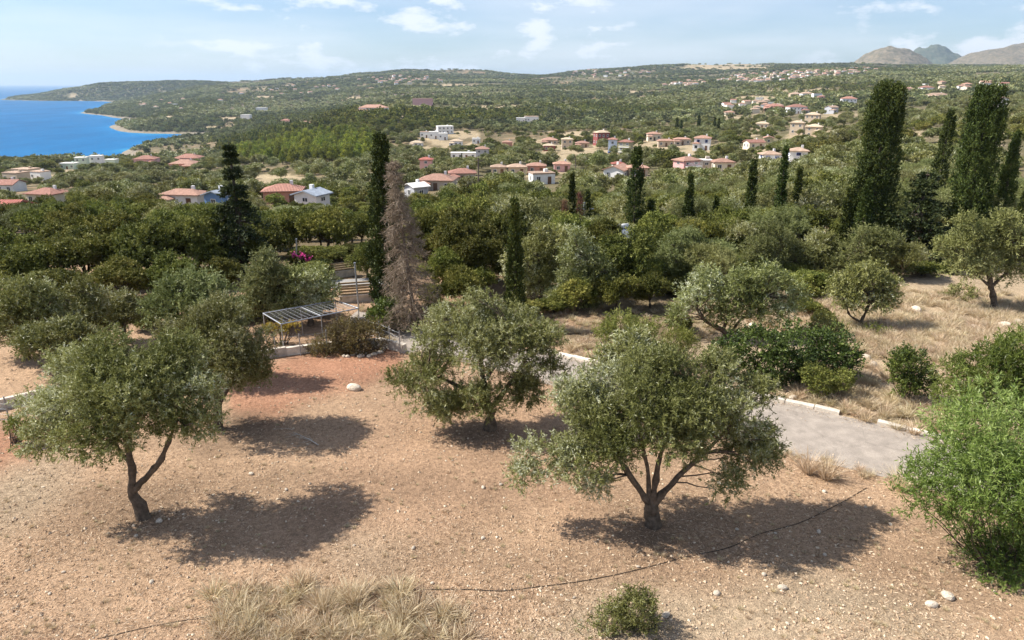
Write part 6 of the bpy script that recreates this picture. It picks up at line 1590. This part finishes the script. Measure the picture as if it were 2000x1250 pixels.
# pines of the light green wood
pt = grid_pts(330, 760, lambda y: 7.6, rngT, -0.5, -0.15)
X, Y = pt[:, 0], pt[:, 1]; Z = ground_z(X, Y); px, py = project(X, Y, Z)
w = rngT.uniform(5.5, 8.5, len(X)); hgt = w * rngT.uniform(1.1, 1.5, len(X))
ok = in_poly(px, py, PINES) & free_of_houses(X, Y, Z, w, hgt)
PINE_XY = []
for i in np.argsort(Y)[:]:
    if not ok[i]: continue
    if len(PINE_XY) >= 270: rest_pts.append((X[i], Y[i], Z[i], w[i], hgt[i], True)); continue
    tm, cm = PINE_FAR[rngT.integers(0, 3)]; s = w[i] / 5.8
    plant_tree("pine_tree", (X[i], Y[i], Z[i]), tm, cm, (s, s, hgt[i] / 9.4), rngT.uniform(0, 6.28), f"{size_word(w[i], 6.4, 7.6)} yellow-green pine {'at the near edge' if Y[i] < 420 else ('in the middle' if Y[i] < 520 else 'at the seaward back')} of the wood {pwhere(px[i])}", "pine tree", "pines of the light green wood")
    PINE_XY.append((X[i], Y[i]))
# slim far cypresses
tmc, cmc = cypress_mesh(450, 9.0, 0.9, 260, 5, 0.6, 0.28, 'cone', lumps=20)
for i, (px_, top, yb, lab) in enumerate([(1320, 232, 268, "twin far cypress, left one, above the tiled farm"), (1329, 236, 268, "twin far cypress, right one, above the tiled farm"), (1363, 226, 262, "single far cypress right of the twin cypresses"), (1394, 230, 262, "left far cypress of the pair above the white orange-roofed house"), (1402, 232, 262, "right far cypress of the pair above the white orange-roofed house"),
                                   (1697, 190, 220, "far cypress by the white garden wall"), (1757, 178, 216, "dark far cypress just right of the great cypress top"), (1764, 182, 214, "second far cypress right of the great cypress top"), (868, 298, 318, "small dark cypress left of the grey tower house"), (902, 300, 314, "thin trunked cypress before the white annexe"), (1968, 152, 170, "tiny cypress on the far right slope")]):
    P = hit(px_, yb); hh_ = at(px_, top, P[1])[2] - P[2]
    plant_tree("cypress_tree", P, tmc, cmc, (hh_ / 9.0 * 1.0, hh_ / 9.0 * 1.0, hh_ / 9.0), i, lab, "cypress", "slim cypresses on the far slopes")
# everything farther: woods nobody could count
def clump(seed, mat):
    rng = np.random.default_rng(seed); lob = rand_lobes(rng, 5.0, 6.4, 5, 0.02, 0.9)
    cm, _ = crown_mesh("far_clump", M[mat], lob, 46, 4, 1.5, 1.0, 0.5, seed, up=0.3, shell=0.7, lump=0.2, gap=-3, vbase=0.5); return cm
pt = grid_pts(185, 4300, lambda y: max(5.6, 0.0047 * y), rngT, -0.84, 0.84)
X, Y = pt[:, 0], pt[:, 1]; Z = ground_z(X, Y); px, py = project(X, Y, Z)
d_ = np.maximum(5.6, 0.0047 * Y)
w = d_ * (0.55 + 1.1 * rngT.uniform(size=len(X)) ** 1.6); hgt = np.minimum(w * rngT.uniform(0.6, 0.85, len(X)), rngT.uniform(3.8, 7, len(X)))
P3_ = np.stack([X, Y, 0 * X], -1)
dark = in_poly(px, py, DARKWOOD)
dn = NOISE_B(P3_ / 90.0 + 2) + 0.6 * NOISE_A(P3_ / 30.0)
p = np.clip(0.62 + 0.42 * dn, 0.04, 1.0)
p = np.where(dark | ((px < 430) & (Y > 1100)), 1.0, p)
p = np.where(in_ell(px + 6 * NOISE_A(P3_ / 20), py, BARE) < 1.0, 0.05, p)
p = np.where(in_ell(px, py, HEATH) < 1.0, 0.22, p)
ok = (rngT.uniform(size=len(X)) < p) & (coast_sd(X, Y) > np.where(Y > 3000, 25, 7)) & (px > -100) & (px < 2100) & free_of_houses(X, Y, Z, w, hgt)
if PINE_XY: ok &= ~(in_poly(px, py, PINES) & (Y < 760))
X, Y, Z, w, hgt, px, py, dark = [q[ok] for q in (X, Y, Z, w, hgt, px, py, dark)]
ev = (NOISE_B(np.stack([X, Y, 0 * X], -1) / 70.0 + 5) + 0.7 * rngT.normal(size=len(X)) > 0.75) | dark
hgt = np.where(dark, hgt * 1.25, hgt)
if rest_pts:
    rp = np.array([[float(q) for q in r] for r in rest_pts])
    X, Y, Z, w, hgt, ev = np.concatenate([X, rp[:, 0]]), np.concatenate([Y, rp[:, 1]]), np.concatenate([Z, rp[:, 2]]), np.concatenate([w, rp[:, 3]]), np.concatenate([hgt, rp[:, 4]]), np.concatenate([ev, rp[:, 5] > 0.5])
rot = np.stack([0 * X, 0 * X, rngT.uniform(0, 6.28, len(X))], -1); pts = np.stack([X, Y, Z], -1)
near = Y < 620
pale = NOISE_B(np.stack([X, Y, 0 * X], -1) / 150.0 + 21) + 0.4 * rngT.normal(size=len(X)) > 0.2
for nm, sel, protos, h0, w0, lab in (
        ("olive_groves", near & ~ev, [proto(c) for _, c in OLIVE_FAR], 4.75, 5.7, "grey-green olive groves spread over the valley around the houses"),
        ("evergreen_woods", near & ev, [proto(c) for _, c in EVER_FAR], 6.4, 6.6, "dark evergreen woods spread over the valley around the houses"),
        ("distant_groves", ~near & ~ev & pale, [proto(clump(921, 'olive')), proto(clump(922, 'olive')), proto(clump(923, 'olive_y'))], 4.9, 6.2, "distant pale green groves in patches over the far slopes"),
        ("distant_scrub", ~near & ~ev & ~pale, [proto(clump(901, 'far')), proto(clump(902, 'far')), proto(clump(903, 'far'))], 4.9, 6.2, "distant scrub and groves covering the far slopes"),
        ("distant_woods", ~near & ev, [proto(clump(911, 'ever')), proto(clump(912, 'ever'))], 4.9, 6.2, "distant dark woods covering the far slopes and ridges")):
    i = np.nonzero(sel)[0]
    s = w[i] / w0
    scatter(nm, pts[i], np.stack([s, s, hgt[i] / h0], -1), rot[i], rngT.integers(0, len(protos), len(i)), protos, lab, "woods")

# ------------------------------------------------------------------ haze
mb = MB(); mb.box(-72000, 40000, -600, 34000, Z_SEA - 25, 330)
m, n, l, b = new_mat("haze_air"); n.remove(b)
pv = n.new("ShaderNodeVolumePrincipled"); pv.inputs["Color"].default_value = (0.62, 0.80, 1.0, 1); pv.inputs["Density"].default_value = 6.0e-5; pv.inputs["Anisotropy"].default_value = 0.2
l.new(pv.outputs[0], n["Material Output"].inputs["Volume"])
tag(link("haze", mb.mesh("haze", m)), "thin blue haze over the valley and sea", "haze", kind="stuff")
